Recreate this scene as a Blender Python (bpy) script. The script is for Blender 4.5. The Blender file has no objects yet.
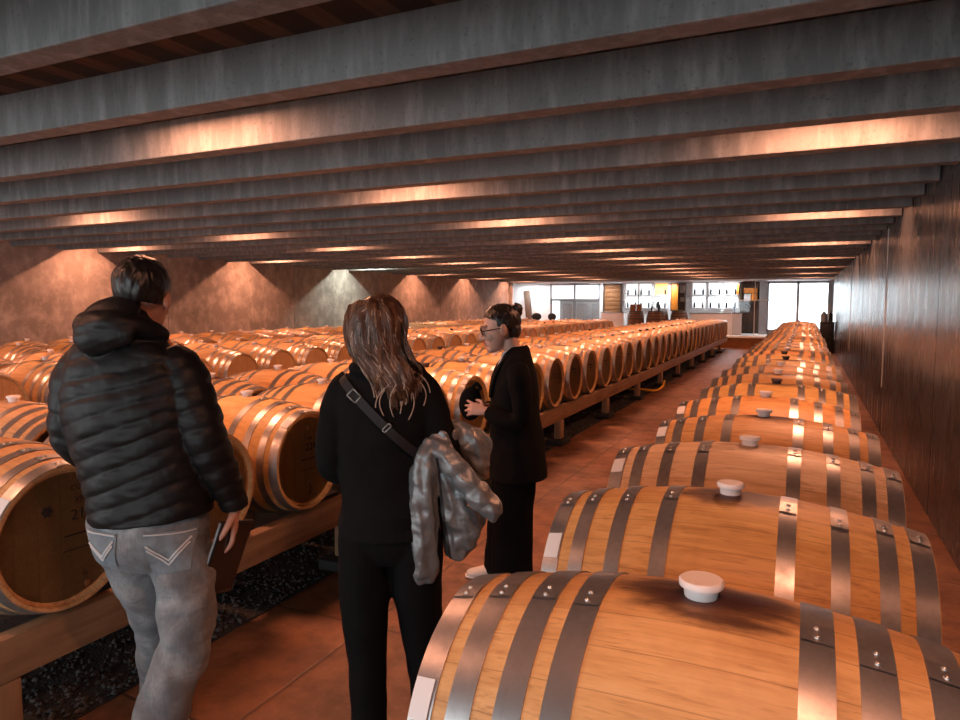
import bpy, bmesh, math, random
from math import sin, cos, pi, atan2, sqrt, radians as R
from mathutils import Vector, Matrix, Euler
from mathutils.bvhtree import BVHTree
random.seed(7)
S = bpy.context.scene
COL = S.collection

# ------------------------------------------------------------------ helpers
def link(o, parent=None):
    COL.objects.link(o)
    if parent: o.parent = parent
    return o

def tag(o, label=None, cat=None, group=None, kind=None):
    if label: o['label'] = label
    if cat: o['category'] = cat
    if group: o['group'] = group
    if kind: o['kind'] = kind
    return o

def empty(name, loc, rz=0.0):
    o = bpy.data.objects.new(name, None)
    o.empty_display_size = .1
    o.location = loc; o.rotation_euler = (0, 0, rz)
    return link(o)

def mesh_obj(name, vf, mat, parent=None, smooth=True, sharp=40):
    v, f = vf
    me = bpy.data.meshes.new(name)
    me.from_pydata([tuple(p) for p in v], [], f)
    me.validate(); me.update()
    if smooth:
        me.polygons.foreach_set('use_smooth', [True]*len(me.polygons))
        if sharp: me.set_sharp_from_angle(angle=R(sharp))
    mats = mat if isinstance(mat, list) else [mat]
    for m in mats: me.materials.append(m)
    return link(bpy.data.objects.new(name, me), parent)

def join(*parts):
    V, F = [], []
    for v, f in parts:
        b = len(V); V += list(v); F += [tuple(i+b for i in q) for q in f]
    return V, F

def xf(vf, M):
    return [M @ Vector(p) for p in vf[0]], vf[1]

def box(x0, x1, y0, y1, z0, z1):
    v = [(x0,y0,z0),(x1,y0,z0),(x1,y1,z0),(x0,y1,z0),(x0,y0,z1),(x1,y0,z1),(x1,y1,z1),(x0,y1,z1)]
    f = [(0,3,2,1),(4,5,6,7),(0,1,5,4),(1,2,6,5),(2,3,7,6),(3,0,4,7)]
    return v, f

def bbox(x0, x1, y0, y1, z0, z1, b=.008):
    bm = bmesh.new()
    v, f = box(x0, x1, y0, y1, z0, z1)
    vs = [bm.verts.new(p) for p in v]
    for q in f: bm.faces.new([vs[i] for i in q])
    bmesh.ops.bevel(bm, geom=bm.edges[:], offset=b, segments=2, affect='EDGES', profile=.5)
    bm.verts.index_update()
    r = [v.co.copy() for v in bm.verts], [tuple(v.index for v in q.verts) for q in bm.faces]
    bm.free()
    return r

def lathe(prof, n=48, axis='X', closed=False, a0=0.0, a1=2*pi):
    """prof: (t, r) pairs; axis the turning axis"""
    V, F = [], []
    full = abs(a1-a0-2*pi) < 1e-6
    m = n if full else n+1
    for t, r in prof:
        for i in range(m):
            a = a0+(a1-a0)*i/n
            if axis == 'X': V.append((t, r*sin(a), r*cos(a)))
            else: V.append((r*cos(a), r*sin(a), t))
    k = len(prof)
    rng = range(k if closed else k-1)
    for j in rng:
        j2 = (j+1) % k
        for i in range(n):
            i2 = (i+1) % m
            q = (j*m+i, j*m+i2, j2*m+i2, j2*m+i)
            F.append(q[::-1] if axis == 'X' else q)
    if not closed and full:
        F.append(tuple(range(m)) if axis == 'X' else tuple(range(m))[::-1])
        e = tuple((k-1)*m+i for i in range(m))
        F.append(e[::-1] if axis == 'X' else e)
    return V, F

def cr(p0, p1, p2, p3, t):
    return [.5*((2*b)+(-a+c)*t+(2*a-5*b+4*c-d)*t*t+(-a+3*b-3*c+d)*t**3) for a, b, c, d in zip(p0, p1, p2, p3)]

def loft(path, n=24, step=.012, ref=(1,0,0), mod=None, sq=1.0):
    """smooth tube through (x,y,z,r[,r2]) points, capped"""
    P = [list(p) if len(p) == 5 else list(p)+[p[3]] for p in path]
    pts = []
    for i in range(len(P)-1):
        p0 = P[max(i-1,0)]; p1 = P[i]; p2 = P[i+1]; p3 = P[min(i+2,len(P)-1)]
        L = sqrt(sum((a-b)**2 for a, b in zip(p1[:3], p2[:3])))
        k = max(2, int(L/step))
        for j in range(k): pts.append(cr(p0, p1, p2, p3, j/k))
    pts.append(P[-1])
    V, F = [], []
    s = 0
    for i, p in enumerate(pts):
        a = Vector(pts[max(i-1,0)][:3]); b = Vector(pts[min(i+1,len(pts)-1)][:3])
        T = (b-a).normalized()
        if i: s += (Vector(p[:3])-Vector(pts[i-1][:3])).length
        Sx = Vector(ref); Sx = (Sx-T*Sx.dot(T)).normalized()
        Fx = T.cross(Sx)
        for j in range(n):
            th = 2*pi*j/n
            c, d = cos(th), sin(th)
            if sq != 1.0:
                c = math.copysign(abs(c)**sq, c); d = math.copysign(abs(d)**sq, d)
            m = mod(s, th, p) if mod else 0.0
            V.append(Vector(p[:3])+Sx*(max(p[3],.002)+m)*c+Fx*(max(p[4],.002)+m)*d)
    m = len(pts)
    for i in range(m-1):
        for j in range(n):
            j2 = (j+1) % n
            F.append((i*n+j, i*n+j2, (i+1)*n+j2, (i+1)*n+j))
    F.append(tuple(range(n))[::-1]); F.append(tuple((m-1)*n+j for j in range(n)))
    return V, F

def ball(c, r, M=None, seg=20, rings=12):
    """ellipsoid; r a triple"""
    V = [(0,0,1)]; F = []
    for i in range(1, rings):
        a = pi*i/rings
        for j in range(seg):
            b = 2*pi*j/seg
            V.append((sin(a)*cos(b), sin(a)*sin(b), cos(a)))
    V.append((0,0,-1))
    for j in range(seg):
        F.append((0, 1+j, 1+(j+1) % seg))
        for i in range(rings-2):
            p = 1+i*seg
            F.append((p+j, p+seg+j, p+seg+(j+1) % seg, p+(j+1) % seg))
        p = 1+(rings-2)*seg
        F.append((p+j, len(V)-1, p+(j+1) % seg))
    out = []
    for v in V:
        q = Vector((v[0]*r[0], v[1]*r[1], v[2]*r[2]))
        if M: q = M @ q
        out.append(q+Vector(c))
    return out, F

def fuse(name, parts, voxel, smooth, mat, parent=None, disp=None, post=0):
    """voxel union of overlapping closed shells -> ONE continuous surface"""
    v, f = join(*parts)
    me = bpy.data.meshes.new(name+'_raw'); me.from_pydata([tuple(p) for p in v], [], f)
    o = link(bpy.data.objects.new(name, me))
    m = o.modifiers.new('r', 'REMESH'); m.mode = 'VOXEL'; m.voxel_size = voxel; m.use_smooth_shade = True
    if smooth:
        s = o.modifiers.new('s', 'SMOOTH'); s.iterations = smooth; s.factor = .5
    dg = bpy.context.evaluated_depsgraph_get()
    me2 = bpy.data.meshes.new_from_object(o.evaluated_get(dg))
    o.modifiers.clear(); o.data = me2; bpy.data.meshes.remove(me)
    me2.name = name
    if disp:
        nv = [(vv.co.copy(), vv.normal.copy()) for vv in me2.vertices]
        for vv, (c, nn) in zip(me2.vertices, nv): vv.co = c+nn*disp(c, nn)
        me2.update()
        if post:
            bm = bmesh.new(); bm.from_mesh(me2)
            for _ in range(post): bmesh.ops.smooth_vert(bm, verts=bm.verts, factor=.5, use_axis_x=True, use_axis_y=True, use_axis_z=True)
            bm.to_mesh(me2); bm.free(); me2.update()
    me2.materials.clear(); me2.materials.append(mat)
    me2.polygons.foreach_set('use_smooth', [True]*len(me2.polygons))
    if parent: o.parent = parent
    return o

def n3(p, s=1.0):
    from mathutils import noise
    return noise.noise(Vector(p)*s)

# ------------------------------------------------------------------ materials
class NT:
    def __init__(self, name):
        self.m = bpy.data.materials.new(name); self.m.use_nodes = True
        self.t = self.m.node_tree; self.b = self.t.nodes['Principled BSDF']
    def n(self, kind, **kw):
        nd = self.t.nodes.new(kind)
        for k, v in kw.items():
            if k in nd.inputs: nd.inputs[k].default_value = v
            else: setattr(nd, k, v)
        return nd
    def l(self, a, b): self.t.links.new(a, b)
    def math(self, op, a, b=None, c=None):
        nd = self.t.nodes.new('ShaderNodeMath'); nd.operation = op
        for i, x in enumerate((a, b, c)):
            if x is None: continue
            if hasattr(x, 'type') and hasattr(x, 'links'): self.l(x, nd.inputs[i])
            else: nd.inputs[i].default_value = x
        return nd.outputs[0]
    def mix(self, fac, a, b, mode='MIX'):
        nd = self.t.nodes.new('ShaderNodeMix'); nd.data_type = 'RGBA'; nd.blend_type = mode
        for s, x in ((nd.inputs[0], fac), (nd.inputs[6], a), (nd.inputs[7], b)):
            if hasattr(x, 'links'): self.l(x, s)
            elif isinstance(x, (int, float)): s.default_value = x
            else: s.default_value = (*x, 1) if len(x) == 3 else x
        return nd.outputs[2]
    def ramp(self, fac, stops):
        nd = self.t.nodes.new('ShaderNodeValToRGB')
        e = nd.color_ramp.elements
        while len(e) < len(stops): e.new(.5)
        for i, (p, c) in enumerate(stops):
            e[i].position = p
            e[i].color = (*c, 1) if not isinstance(c, (int, float)) else (c, c, c, 1)
        self.l(fac, nd.inputs[0])
        return nd.outputs[0]
    def noise(self, vec, scale, detail=4, rough=.55, w=None, dist=0):
        nd = self.t.nodes.new('ShaderNodeTexNoise')
        nd.inputs['Scale'].default_value = scale; nd.inputs['Detail'].default_value = detail
        nd.inputs['Roughness'].default_value = rough; nd.inputs['Distortion'].default_value = dist
        if w is not None:
            nd.noise_dimensions = '4D'; self.l(w, nd.inputs['W'])
        self.l(vec, nd.inputs['Vector'])
        return nd.outputs['Fac']
    def mapv(self, vec, scale=(1,1,1), loc=(0,0,0)):
        nd = self.t.nodes.new('ShaderNodeMapping')
        nd.inputs['Scale'].default_value = scale; nd.inputs['Location'].default_value = loc
        self.l(vec, nd.inputs['Vector'])
        return nd.outputs[0]
    def bump(self, h, strength=.3, dist=.01):
        nd = self.t.nodes.new('ShaderNodeBump')
        nd.inputs['Strength'].default_value = strength; nd.inputs['Distance'].default_value = dist
        self.l(h, nd.inputs['Height']); self.l(nd.outputs[0], self.b.inputs['Normal'])
    def set(self, **kw):
        for k, v in kw.items():
            k = k.replace('_', ' ')
            if hasattr(v, 'links'): self.l(v, self.b.inputs[k])
            else: self.b.inputs[k].default_value = (*v, 1) if isinstance(v, tuple) and len(v) == 3 else v
        return self.m

def plain(name, col, rough=.5, metal=0.0, bump=None, var=.0, spec=None):
    k = NT(name)
    tc = k.n('ShaderNodeTexCoord').outputs['Object']
    if var:
        nz = k.noise(tc, 9, 5)
        d = tuple(c*(1-var) for c in col); u = tuple(min(1, c*(1+var)) for c in col)
        k.set(Base_Color=k.ramp(nz, [(.3, d), (.7, u)]))
    else: k.set(Base_Color=col)
    k.set(Roughness=rough, Metallic=metal)
    if spec is not None: k.set(Specular_IOR_Level=spec)
    if bump: k.bump(k.noise(tc, bump[0], 4), bump[1], bump[2])
    return k.m

def emit(name, col, st):
    k = NT(name); k.set(Base_Color=col, Emission_Color=col, Emission_Strength=st, Roughness=.6)
    return k.m

def concrete(name, base, rough=.6, streak=(9, 9, 1.6), dark=.6, spec=.4):
    k = NT(name)
    tc = k.n('ShaderNodeNewGeometry').outputs['Position']
    big = k.noise(tc, .8, 6, .6)
    mid = k.noise(k.mapv(tc, streak), 1.2, 6, .65)
    fine = k.noise(tc, 45, 3)
    c = k.ramp(big, [(.3, tuple(x*dark for x in base)), (.7, base)])
    c = k.mix(k.ramp(mid, [(.45, 0.0), (.75, .8)]), c, tuple(min(1, x*1.75) for x in base))
    c = k.mix(k.ramp(fine, [(.28, .55), (.4, 0.0)]), c, tuple(x*.45 for x in base))
    k.set(Base_Color=c, Roughness=k.ramp(mid, [(.3, rough*.85), (.7, min(1, rough*1.2))]), Specular_IOR_Level=spec)
    h = k.math('ADD', k.math('MULTIPLY', mid, .6), k.math('MULTIPLY', fine, .25))
    k.bump(h, .35, .012)
    return k.m

def barrel_wood():
    k = NT('barrel_oak')
    tc = k.n('ShaderNodeTexCoord').outputs['Object']
    oi = k.n('ShaderNodeObjectInfo')
    sep = k.n('ShaderNodeSeparateXYZ'); k.l(tc, sep.inputs[0])
    x, y, z = sep.outputs
    ang = k.math('ARCTAN2', y, z)
    sn = k.math('ADD', k.math('MULTIPLY', ang, 27/(2*pi)), 40.3)
    fr = k.math('FRACT', sn); fl = k.math('FLOOR', sn)
    w = k.math('MULTIPLY', oi.outputs['Random'], 37.0)
    wn = k.n('ShaderNodeTexWhiteNoise'); wn.noise_dimensions = '2D'
    cv = k.n('ShaderNodeCombineXYZ'); k.l(fl, cv.inputs[0]); k.l(w, cv.inputs[1]); k.l(cv.outputs[0], wn.inputs['Vector'])
    stave = wn.outputs['Value']
    grain = k.noise(k.mapv(tc, (2.2, 30, 30)), 1.6, 6, .62, w, .3)
    grain2 = k.noise(k.mapv(tc, (5, 90, 90)), 1.5, 3, .6, w)
    blot = k.noise(tc, 5.5, 5, .6, w)
    c = k.ramp(grain, [(.25, (.48, .26, .10)), (.55, (.69, .43, .19)), (.8, (.78, .53, .27))])
    c = k.mix(k.math('MULTIPLY', stave, .26), c, (.44, .215, .065))
    c = k.mix(k.ramp(grain2, [(.55, 0.0), (.75, .6)]), c, (.20, .08, .03))
    c = k.mix(k.ramp(blot, [(.52, 0.0), (.78, .38)]), c, (.25, .11, .04))
    gap = k.ramp(k.math('ABSOLUTE', k.math('SUBTRACT', fr, .5)), [(.480, 0.0), (.496, .42)])
    c = k.mix(gap, c, (.07, .03, .012))
    # tint of this one barrel
    c = k.mix(1.0, c, oi.outputs['Color'], 'MULTIPLY')
    # wine spilt round the bung
    d = k.math('SQRT', k.math('ADD', k.math('POWER', k.math('MULTIPLY', k.math('SUBTRACT', x, .02), .55), 2), k.math('POWER', y, 2)))
    dn = k.math('ADD', d, k.math('MULTIPLY', k.math('SUBTRACT', k.noise(k.mapv(tc, (6, 18, 5)), 1.3, 4, .6, w), .5), .14))
    top = k.math('GREATER_THAN', z, .1)
    st = k.ramp(dn, [(.036, .96), (.066, .78), (.105, 0.0)])
    st = k.math('MULTIPLY', k.math('MULTIPLY', st, top), oi.outputs['Alpha'])
    c = k.mix(st, c, (.030, .007, .012))
    k.set(Base_Color=c, Roughness=k.ramp(grain, [(.3, .42), (.7, .56)]), Specular_IOR_Level=.42)
    k.bump(k.math('SUBTRACT', k.math('MULTIPLY', grain2, .25), k.math('MULTIPLY', gap, .5)), .3, .003)
    return k.m

def head_wood():
    k = NT('barrel_head_oak')
    tc = k.n('ShaderNodeTexCoord').outputs['Object']
    oi = k.n('ShaderNodeObjectInfo')
    sep = k.n('ShaderNodeSeparateXYZ'); k.l(tc, sep.inputs[0])
    x, y, z = sep.outputs
    w = k.math('MULTIPLY', oi.outputs['Random'], 51.0)
    pn = k.math('ADD', k.math('MULTIPLY', y, 11.0), 30.2)
    fr = k.math('FRACT', pn); fl = k.math('FLOOR', pn)
    wn = k.n('ShaderNodeTexWhiteNoise'); wn.noise_dimensions = '2D'
    cv = k.n('ShaderNodeCombineXYZ'); k.l(fl, cv.inputs[0]); k.l(w, cv.inputs[1]); k.l(cv.outputs[0], wn.inputs['Vector'])
    grain = k.noise(k.mapv(tc, (20, 26, 2.0)), 1.8, 6, .6, w)
    c = k.ramp(grain, [(.25, (.52, .28, .12)), (.6, (.70, .42, .20)), (.85, (.78, .50, .26))])
    c = k.mix(k.math('MULTIPLY', wn.outputs['Value'], .35), c, (.55, .28, .12))
    gap = k.ramp(k.math('ABSOLUTE', k.math('SUBTRACT', fr, .5)), [(.47, 0.0), (.495, .7)])
    c = k.mix(gap, c, (.1, .05, .02))
    c = k.mix(1.0, c, oi.outputs['Color'], 'MULTIPLY')
    k.set(Base_Color=c, Roughness=.5, Specular_IOR_Level=.35)
    k.bump(k.math('SUBTRACT', k.math('MULTIPLY', grain, .3), gap), .25, .003)
    return k.m

def hoop_steel():
    k = NT('hoop_steel')
    tc = k.n('ShaderNodeTexCoord').outputs['Object']
    oi = k.n('ShaderNodeObjectInfo')
    w = k.math('MULTIPLY', oi.outputs['Random'], 23.0)
    a = k.noise(k.mapv(tc, (30, 4, 4)), 1.5, 5, .6, w)
    b = k.noise(tc, 14, 5, .65, w)
    c = k.ramp(b, [(.3, (.33, .315, .31)), (.7, (.56, .55, .55))])
    c = k.mix(k.ramp(a, [(.6, 0.0), (.85, .45)]), c, (.30, .17, .10))
    k.set(Base_Color=c, Metallic=.85, Roughness=k.ramp(b, [(.3, .44), (.7, .30)]))
    k.bump(b, .12, .003)
    return k.m

def timber(name, c0, c1, axis=(1, 14, 14), rough=.6):
    k = NT(name)
    tc = k.n('ShaderNodeTexCoord').outputs['Object']
    g = k.noise(k.mapv(tc, axis), 1.5, 6, .62)
    b = k.noise(tc, 3, 4)
    c = k.ramp(g, [(.3, c0), (.7, c1)])
    c = k.mix(k.ramp(b, [(.5, 0.0), (.75, .4)]), c, tuple(x*.4 for x in c0))
    k.set(Base_Color=c, Roughness=rough); k.bump(g, .3, .004)
    return k.m

def floor_mat():
    k = NT('stained_concrete_floor')
    p = k.n('ShaderNodeNewGeometry').outputs['Position']
    big = k.noise(p, .7, 6, .62, None, .4)
    mid = k.noise(p, 4.5, 6, .65)
    fine = k.noise(p, 38, 4)
    c = k.ramp(big, [(.3, (.135, .058, .027)), (.55, (.26, .112, .052)), (.72, (.37, .20, .12))])
    c = k.mix(k.ramp(mid, [(.42, 0.0), (.68, .75)]), c, (.055, .024, .014))
    c = k.mix(k.ramp(fine, [(.6, 0.0), (.8, .35)]), c, (.42, .25, .16))
    sep = k.n('ShaderNodeSeparateXYZ'); k.l(p, sep.inputs[0])
    wob = k.math('MULTIPLY', k.math('SUBTRACT', k.noise(p, 6, 3), .5), .03)
    jy = k.math('ABSOLUTE', k.math('SUBTRACT', k.math('FRACT', k.math('ADD', k.math('MULTIPLY', k.math('ADD', sep.outputs[1], wob), 1/.98), .02)), .5))
    jx = k.math('ABSOLUTE', k.math('SUBTRACT', k.math('FRACT', k.math('ADD', k.math('MULTIPLY', k.math('ADD', sep.outputs[0], wob), 1/1.6), .26)), .5))
    j = k.math('MAXIMUM', k.ramp(jy, [(.489, 0.0), (.497, .8)]), k.ramp(jx, [(.4935, 0.0), (.498, .8)]))
    c = k.mix(j, c, (.03, .016, .01))
    k.set(Base_Color=c, Roughness=k.ramp(mid, [(.3, .38), (.7, .56)]), Specular_IOR_Level=.45)
    k.bump(k.math('SUBTRACT', k.math('MULTIPLY', mid, .4), j), .25, .008)
    return k.m

M = {}
M['oak'] = barrel_wood(); M['head'] = head_wood(); M['hoop'] = hoop_steel(); M['floor'] = floor_mat()
M['beam'] = concrete('beam_concrete', (.18, .185, .183), .75)
def slab_boards():
    k = NT('slab_boards')
    p = k.n('ShaderNodeNewGeometry').outputs['Position']
    sep = k.n('ShaderNodeSeparateXYZ'); k.l(p, sep.inputs[0])
    fr = k.math('FRACT', k.math('MULTIPLY', sep.outputs[0], 3.6))
    g = k.noise(k.mapv(p, (30, 2, 2)), 1.2, 4)
    c = k.ramp(g, [(.3, (.055, .032, .02)), (.7, (.12, .07, .042))])
    c = k.mix(k.ramp(fr, [(.40, 0.0), (.44, .85)]), c, (.015, .011, .009))
    return k.set(Base_Color=c, Roughness=.8)
M['slab'] = slab_boards()
M['wall_l'] = concrete('board_marked_wall', (.30, .265, .245), .8, (3.2, 3.2, 2.6), dark=.62)
M['wall_r'] = concrete('polished_wall', (.066, .073, .080), .27, (5, 5, .9), dark=.6, spec=.6)
M['timber'] = timber('rack_timber', (.17, .09, .045), (.32, .19, .10), (14, 1, 14))
M['post'] = timber('post_timber', (.20, .11, .055), (.36, .22, .12), (14, 14, 1))
M['gravelbed'] = plain('gravel_bed', (.018, .017, .017), .95, 0, (60, .8, .03), .5)
M['pebble'] = plain('pebbles', (.045, .04, .038), .8, 0, None, .7)
M['silicone'] = plain('white_silicone', (.80, .77, .76), .38)
M['dark_bung'] = plain('dark_silicone', (.05, .035, .04), .5)
M['paper'] = plain('white_paper', (.80, .82, .83), .6)
M['ink'] = plain('black_ink', (.018, .014, .012), .7)
M['rivet'] = plain('rivet_steel', (.62, .60, .58), .3, .9)
M['skin'] = plain('skin', (.56, .30, .22), .5, 0, (120, .08, .002), .08)
M['skin_pale'] = plain('pale_skin', (.60, .35, .27), .5, 0, (120, .08, .002), .06)
M['lips'] = plain('lips', (.42, .14, .12), .45)
M['eye'] = plain('eye_white', (.75, .72, .70), .2)
M['iris'] = plain('dark_iris', (.03, .018, .012), .15)
M['white_metal'] = plain('white_paint', (.75, .76, .77), .5)
M['black_frame'] = plain('black_acetate', (.01, .01, .01), .2)
M['brass'] = plain('aged_metal', (.20, .18, .16), .4, .9)
M['black_plastic'] = plain('black_plastic', (.012, .012, .013), .4)
M['grey_edge'] = plain('grey_edge', (.30, .30, .31), .35, .5)
M['dark_steel'] = plain('dark_steel', (.035, .036, .038), .4, .5, None, .3)
M['grey_steel'] = plain('grey_steel', (.30, .31, .32), .4, .6)
M['white'] = plain('white_plaster', (.78, .79, .80), .55, 0, None, .04)
M['dark_wood'] = timber('dark_wood', (.045, .02, .01), (.10, .045, .02), (14, 14, 1))
M['orange_wood'] = timber('orange_wood', (.17, .065, .018), (.30, .12, .035), (2, 14, 14))
M['orange_ply'] = plain('orange_lacquer', (.62, .19, .015), .5, 0, None, .15)
M['yellow'] = emit('yellow_lit_panel', (1.0, .58, .16), .62)
M['lightbox'] = emit('backlit_panel', (.93, .97, 1.0), .80)
M['frosted'] = emit('lit_window_pane', (.92, .96, 1.0), .80)
M['lamp_lens'] = emit('lamp_lens', (1.0, .62, .36), 6.0)
M['bottle'] = plain('dark_glass', (.012, .014, .012), .12)
M['yellow_hose'] = plain('yellow_hose', (.85, .42, .02), .45)
M['rubber'] = plain('black_rubber', (.012, .012, .012), .8)
M['shoe_white'] = plain('white_leather', (.72, .70, .67), .5)

def fabric(name, col, rough=.75, wr=(22, .35, .012), sheen=.0, spec=.25):
    k = NT(name)
    tc = k.n('ShaderNodeTexCoord').outputs['Object']
    a = k.noise(tc, wr[0], 5, .6, None, .6)
    f = k.noise(tc, 260, 2)
    k.set(Base_Color=k.ramp(a, [(.3, tuple(c*.75 for c in col)), (.7, tuple(min(1, c*1.2) for c in col))]), Roughness=rough)
    k.set(Sheen_Weight=sheen, Specular_IOR_Level=spec)
    k.bump(k.math('ADD', a, k.math('MULTIPLY', f, .12)), wr[1], wr[2])
    return k.m
M['puffer_black'] = fabric('black_nylon', (.008, .0083, .009), .5, (16, .3, .01), 0, .3)
M['coat_black'] = fabric('black_cotton', (.0045, .0047, .005), .9, (10, .3, .012), 0, .15)
M['blazer_black'] = fabric('black_wool', (.0045, .0047, .005), .9, (9, .3, .012), 0, .15)
M['pants_black'] = fabric('black_trouser_cloth', (.004, .0042, .0045), .9, (7, .35, .015), 0, .12)
M['shirt'] = fabric('white_shirt', (.70, .70, .70), .8)
M['puffer_grey'] = fabric('grey_satin_nylon', (.175, .187, .195), .34, (30, .4, .01), 0, .8)
M['puffer_grey'].node_tree.nodes['Principled BSDF'].inputs['Metallic'].default_value = .3
M['strap'] = fabric('black_webbing', (.016, .016, .017), .6, (60, .2, .004))

def denim():
    k = NT('faded_denim')
    tc = k.n('ShaderNodeTexCoord').outputs['Object']
    a = k.noise(tc, 5, 6, .62, None, .5)
    s = k.noise(k.mapv(tc, (240, 240, 26)), 1.0, 3)
    wv = k.noise(k.mapv(tc, (6, 6, 18)), 1.0, 4, .6, None, .8)
    c = k.ramp(a, [(.30, (.085, .098, .110)), (.50, (.20, .215, .228)), (.70, (.40, .42, .425))])
    c = k.mix(k.ramp(s, [(.4, .25), (.65, 0.0)]), c, (.07, .075, .085))
    k.set(Base_Color=c, Roughness=.85)
    k.bump(k.math('ADD', k.math('MULTIPLY', wv, 1.0), k.math('MULTIPLY', s, .08)), .55, .02)
    return k.m
M['denim'] = denim()
M['stitch'] = plain('pale_thread', (.55, .55, .55), .8)
M['denim_dark'] = fabric('denim_pocket', (.20, .235, .26), .85)

def hair_mat(name, c0, c1, c2):
    k = NT(name)
    tc = k.n('ShaderNodeTexCoord').outputs['Object']
    g = k.noise(k.mapv(tc, (60, 60, 5)), 1.0, 5, .6, None, .3)
    k.set(Base_Color=k.ramp(g, [(.3, c0), (.55, c1), (.78, c2)]), Roughness=.38, Specular_IOR_Level=.5)
    k.bump(g, .5, .006)
    return k.m
M['hair_black'] = hair_mat('dark_hair', (.006, .005, .005), (.012, .009, .008), (.025, .017, .013))
M['hair_dark_brown'] = hair_mat('dark_brown_hair', (.007, .005, .004), (.018, .011, .008), (.05, .028, .018))
M['hair_brown'] = hair_mat('long_brown_hair', (.028, .012, .007), (.085, .037, .018), (.26, .135, .07))
M['hair_pale'] = hair_mat('pale_strand', (.20, .13, .09), (.34, .25, .19), (.50, .40, .33))

def glass_mat():
    k = NT('clear_glass')
    t = k.t; out = t.nodes['Material Output']
    tr = t.nodes.new('ShaderNodeBsdfTransparent'); tr.inputs[0].default_value = (.86, .89, .91, 1)
    gl = t.nodes.new('ShaderNodeBsdfGlossy'); gl.inputs['Roughness'].default_value = .03
    fr = t.nodes.new('ShaderNodeFresnel'); fr.inputs[0].default_value = 1.45
    mx = t.nodes.new('ShaderNodeMixShader')
    k.l(fr.outputs[0], mx.inputs[0]); k.l(tr.outputs[0], mx.inputs[1]); k.l(gl.outputs[0], mx.inputs[2])
    k.l(mx.outputs[0], out.inputs[0]); t.nodes.remove(k.b)
    return k.m
M['glass'] = glass_mat()
def tinted_glass():
    k = NT('grey_glass')
    k.set(Base_Color=(.32, .34, .35), Roughness=.12, Alpha=.45)
    return k.m
M['grey_glass'] = tinted_glass()

# ------------------------------------------------------------------ camera
F_PX = 693.0
vy = Vector((806-480, -(304-360), -F_PX)).normalized()
pt = math.atan((360-304)/F_PX)
vz = Vector((0, cos(pt), sin(pt))); vz = (vz-vy*vz.dot(vy)).normalized()
vx = vy.cross(vz)
rot = Matrix((vx, vy, vz))
cam = bpy.data.cameras.new('camera'); cam.sensor_width = 36; cam.lens = F_PX/960*36
co = link(bpy.data.objects.new('camera', cam))
CAMH = 1.68
co.matrix_world = Matrix.Translation((0, 0, CAMH)) @ rot.to_4x4()
cam.clip_start = .02; cam.clip_end = 200
S.camera = co
YAW = atan2(-(rot @ Vector((0,0,-1))).x, (rot @ Vector((0,0,-1))).y)

# ------------------------------------------------------------------ room shell
XL, XR, Y0, Y1 = -12.2, .93, -4.0, 29.2
ZB, ZS = 2.65, 2.88
PITCH, BT, BY = .797, .14, 1.755
def struct(name, vf, mat, smooth=False):
    o = mesh_obj(name, vf, mat, None, smooth); o['kind'] = 'structure'; return o
struct('floor', box(XL-.2, XR+.2, Y0-.2, 36, -.2, 0), M['floor'])
def wall_panels(x0, x1, joints):
    parts = []
    for a, b in zip(joints[:-1], joints[1:]): parts.append(bbox(x0, x1, a+.006, b-.006, 0, 3.1, .008))
    return join(*parts)
struct('wall_left', join(wall_panels(XL-.2, XL, [Y0-.2, 2.5, 6.5, 10.5, 14.5, 18.5, 22.6, 26.5, Y1]), box(XL-.25, XL-.02, Y0-.2, Y1, 0, 3.1)), M['wall_l'])
struct('wall_right', join(wall_panels(XR, XR+.2, [Y0-.2, -1.6, 2.4, 6.4, 10.35, 14.3, 18.0, 22.2, 26.2, Y1+.2]), box(XR+.02, XR+.25, Y0-.2, 36, 0, 3.1)), M['wall_r'])
# entrance wall behind the camera with a wide daylit opening
OX0, OX1 = -11.0, -4.2
DX0, DX1 = -2.0, .5  # second unseen opening, added to let daylight reach the aisle-facing heads
struct('wall_back', join(box(XL-.2, OX0, Y0-.2, Y0, 0, 3.1), box(OX1, DX0, Y0-.2, Y0, 0, 3.1), box(DX1, XR+.2, Y0-.2, Y0, 0, 3.1), box(DX0, DX1, Y0-.2, Y0, 2.2, 3.1), box(OX0, OX1, Y0-.2, Y0, 2.62, 3.1)), M['wall_l'])
struct('ceiling', box(XL-.2, XR+.2, Y0-.2, Y1, ZS, ZS+.25), M['slab'])
NB = int((Y1-.15-BY)/PITCH)+1
WORDS = ['first','second','third','fourth','fifth','sixth','seventh','eighth','ninth','tenth','eleventh','twelfth','thirteenth','fourteenth','fifteenth','sixteenth','seventeenth','eighteenth','nineteenth','twentieth']
WORDS += ['twenty-'+w for w in WORDS[:9]]+['thirtieth']+['thirty-'+w for w in WORDS[:9]]
for k in range(-7, NB):
    y = BY+k*PITCH
    o = struct('trim_%d' % (k+8), bbox(XL+.01, XR-.01, y, y+BT, ZB, ZS+.03, .007), M['beam'])
    o['label'] = 'concrete ceiling beam running across the cellar'

# light-coloured sealed joints on the right wall
for i, (y, z0) in enumerate(((10.35, .6), (18.0, .6))):
    struct('trim_%d' % (60+i), bbox(XR-.008, XR+.004, y-.012, y+.012, z0, 2.64, .003), M['white_metal'])

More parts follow.
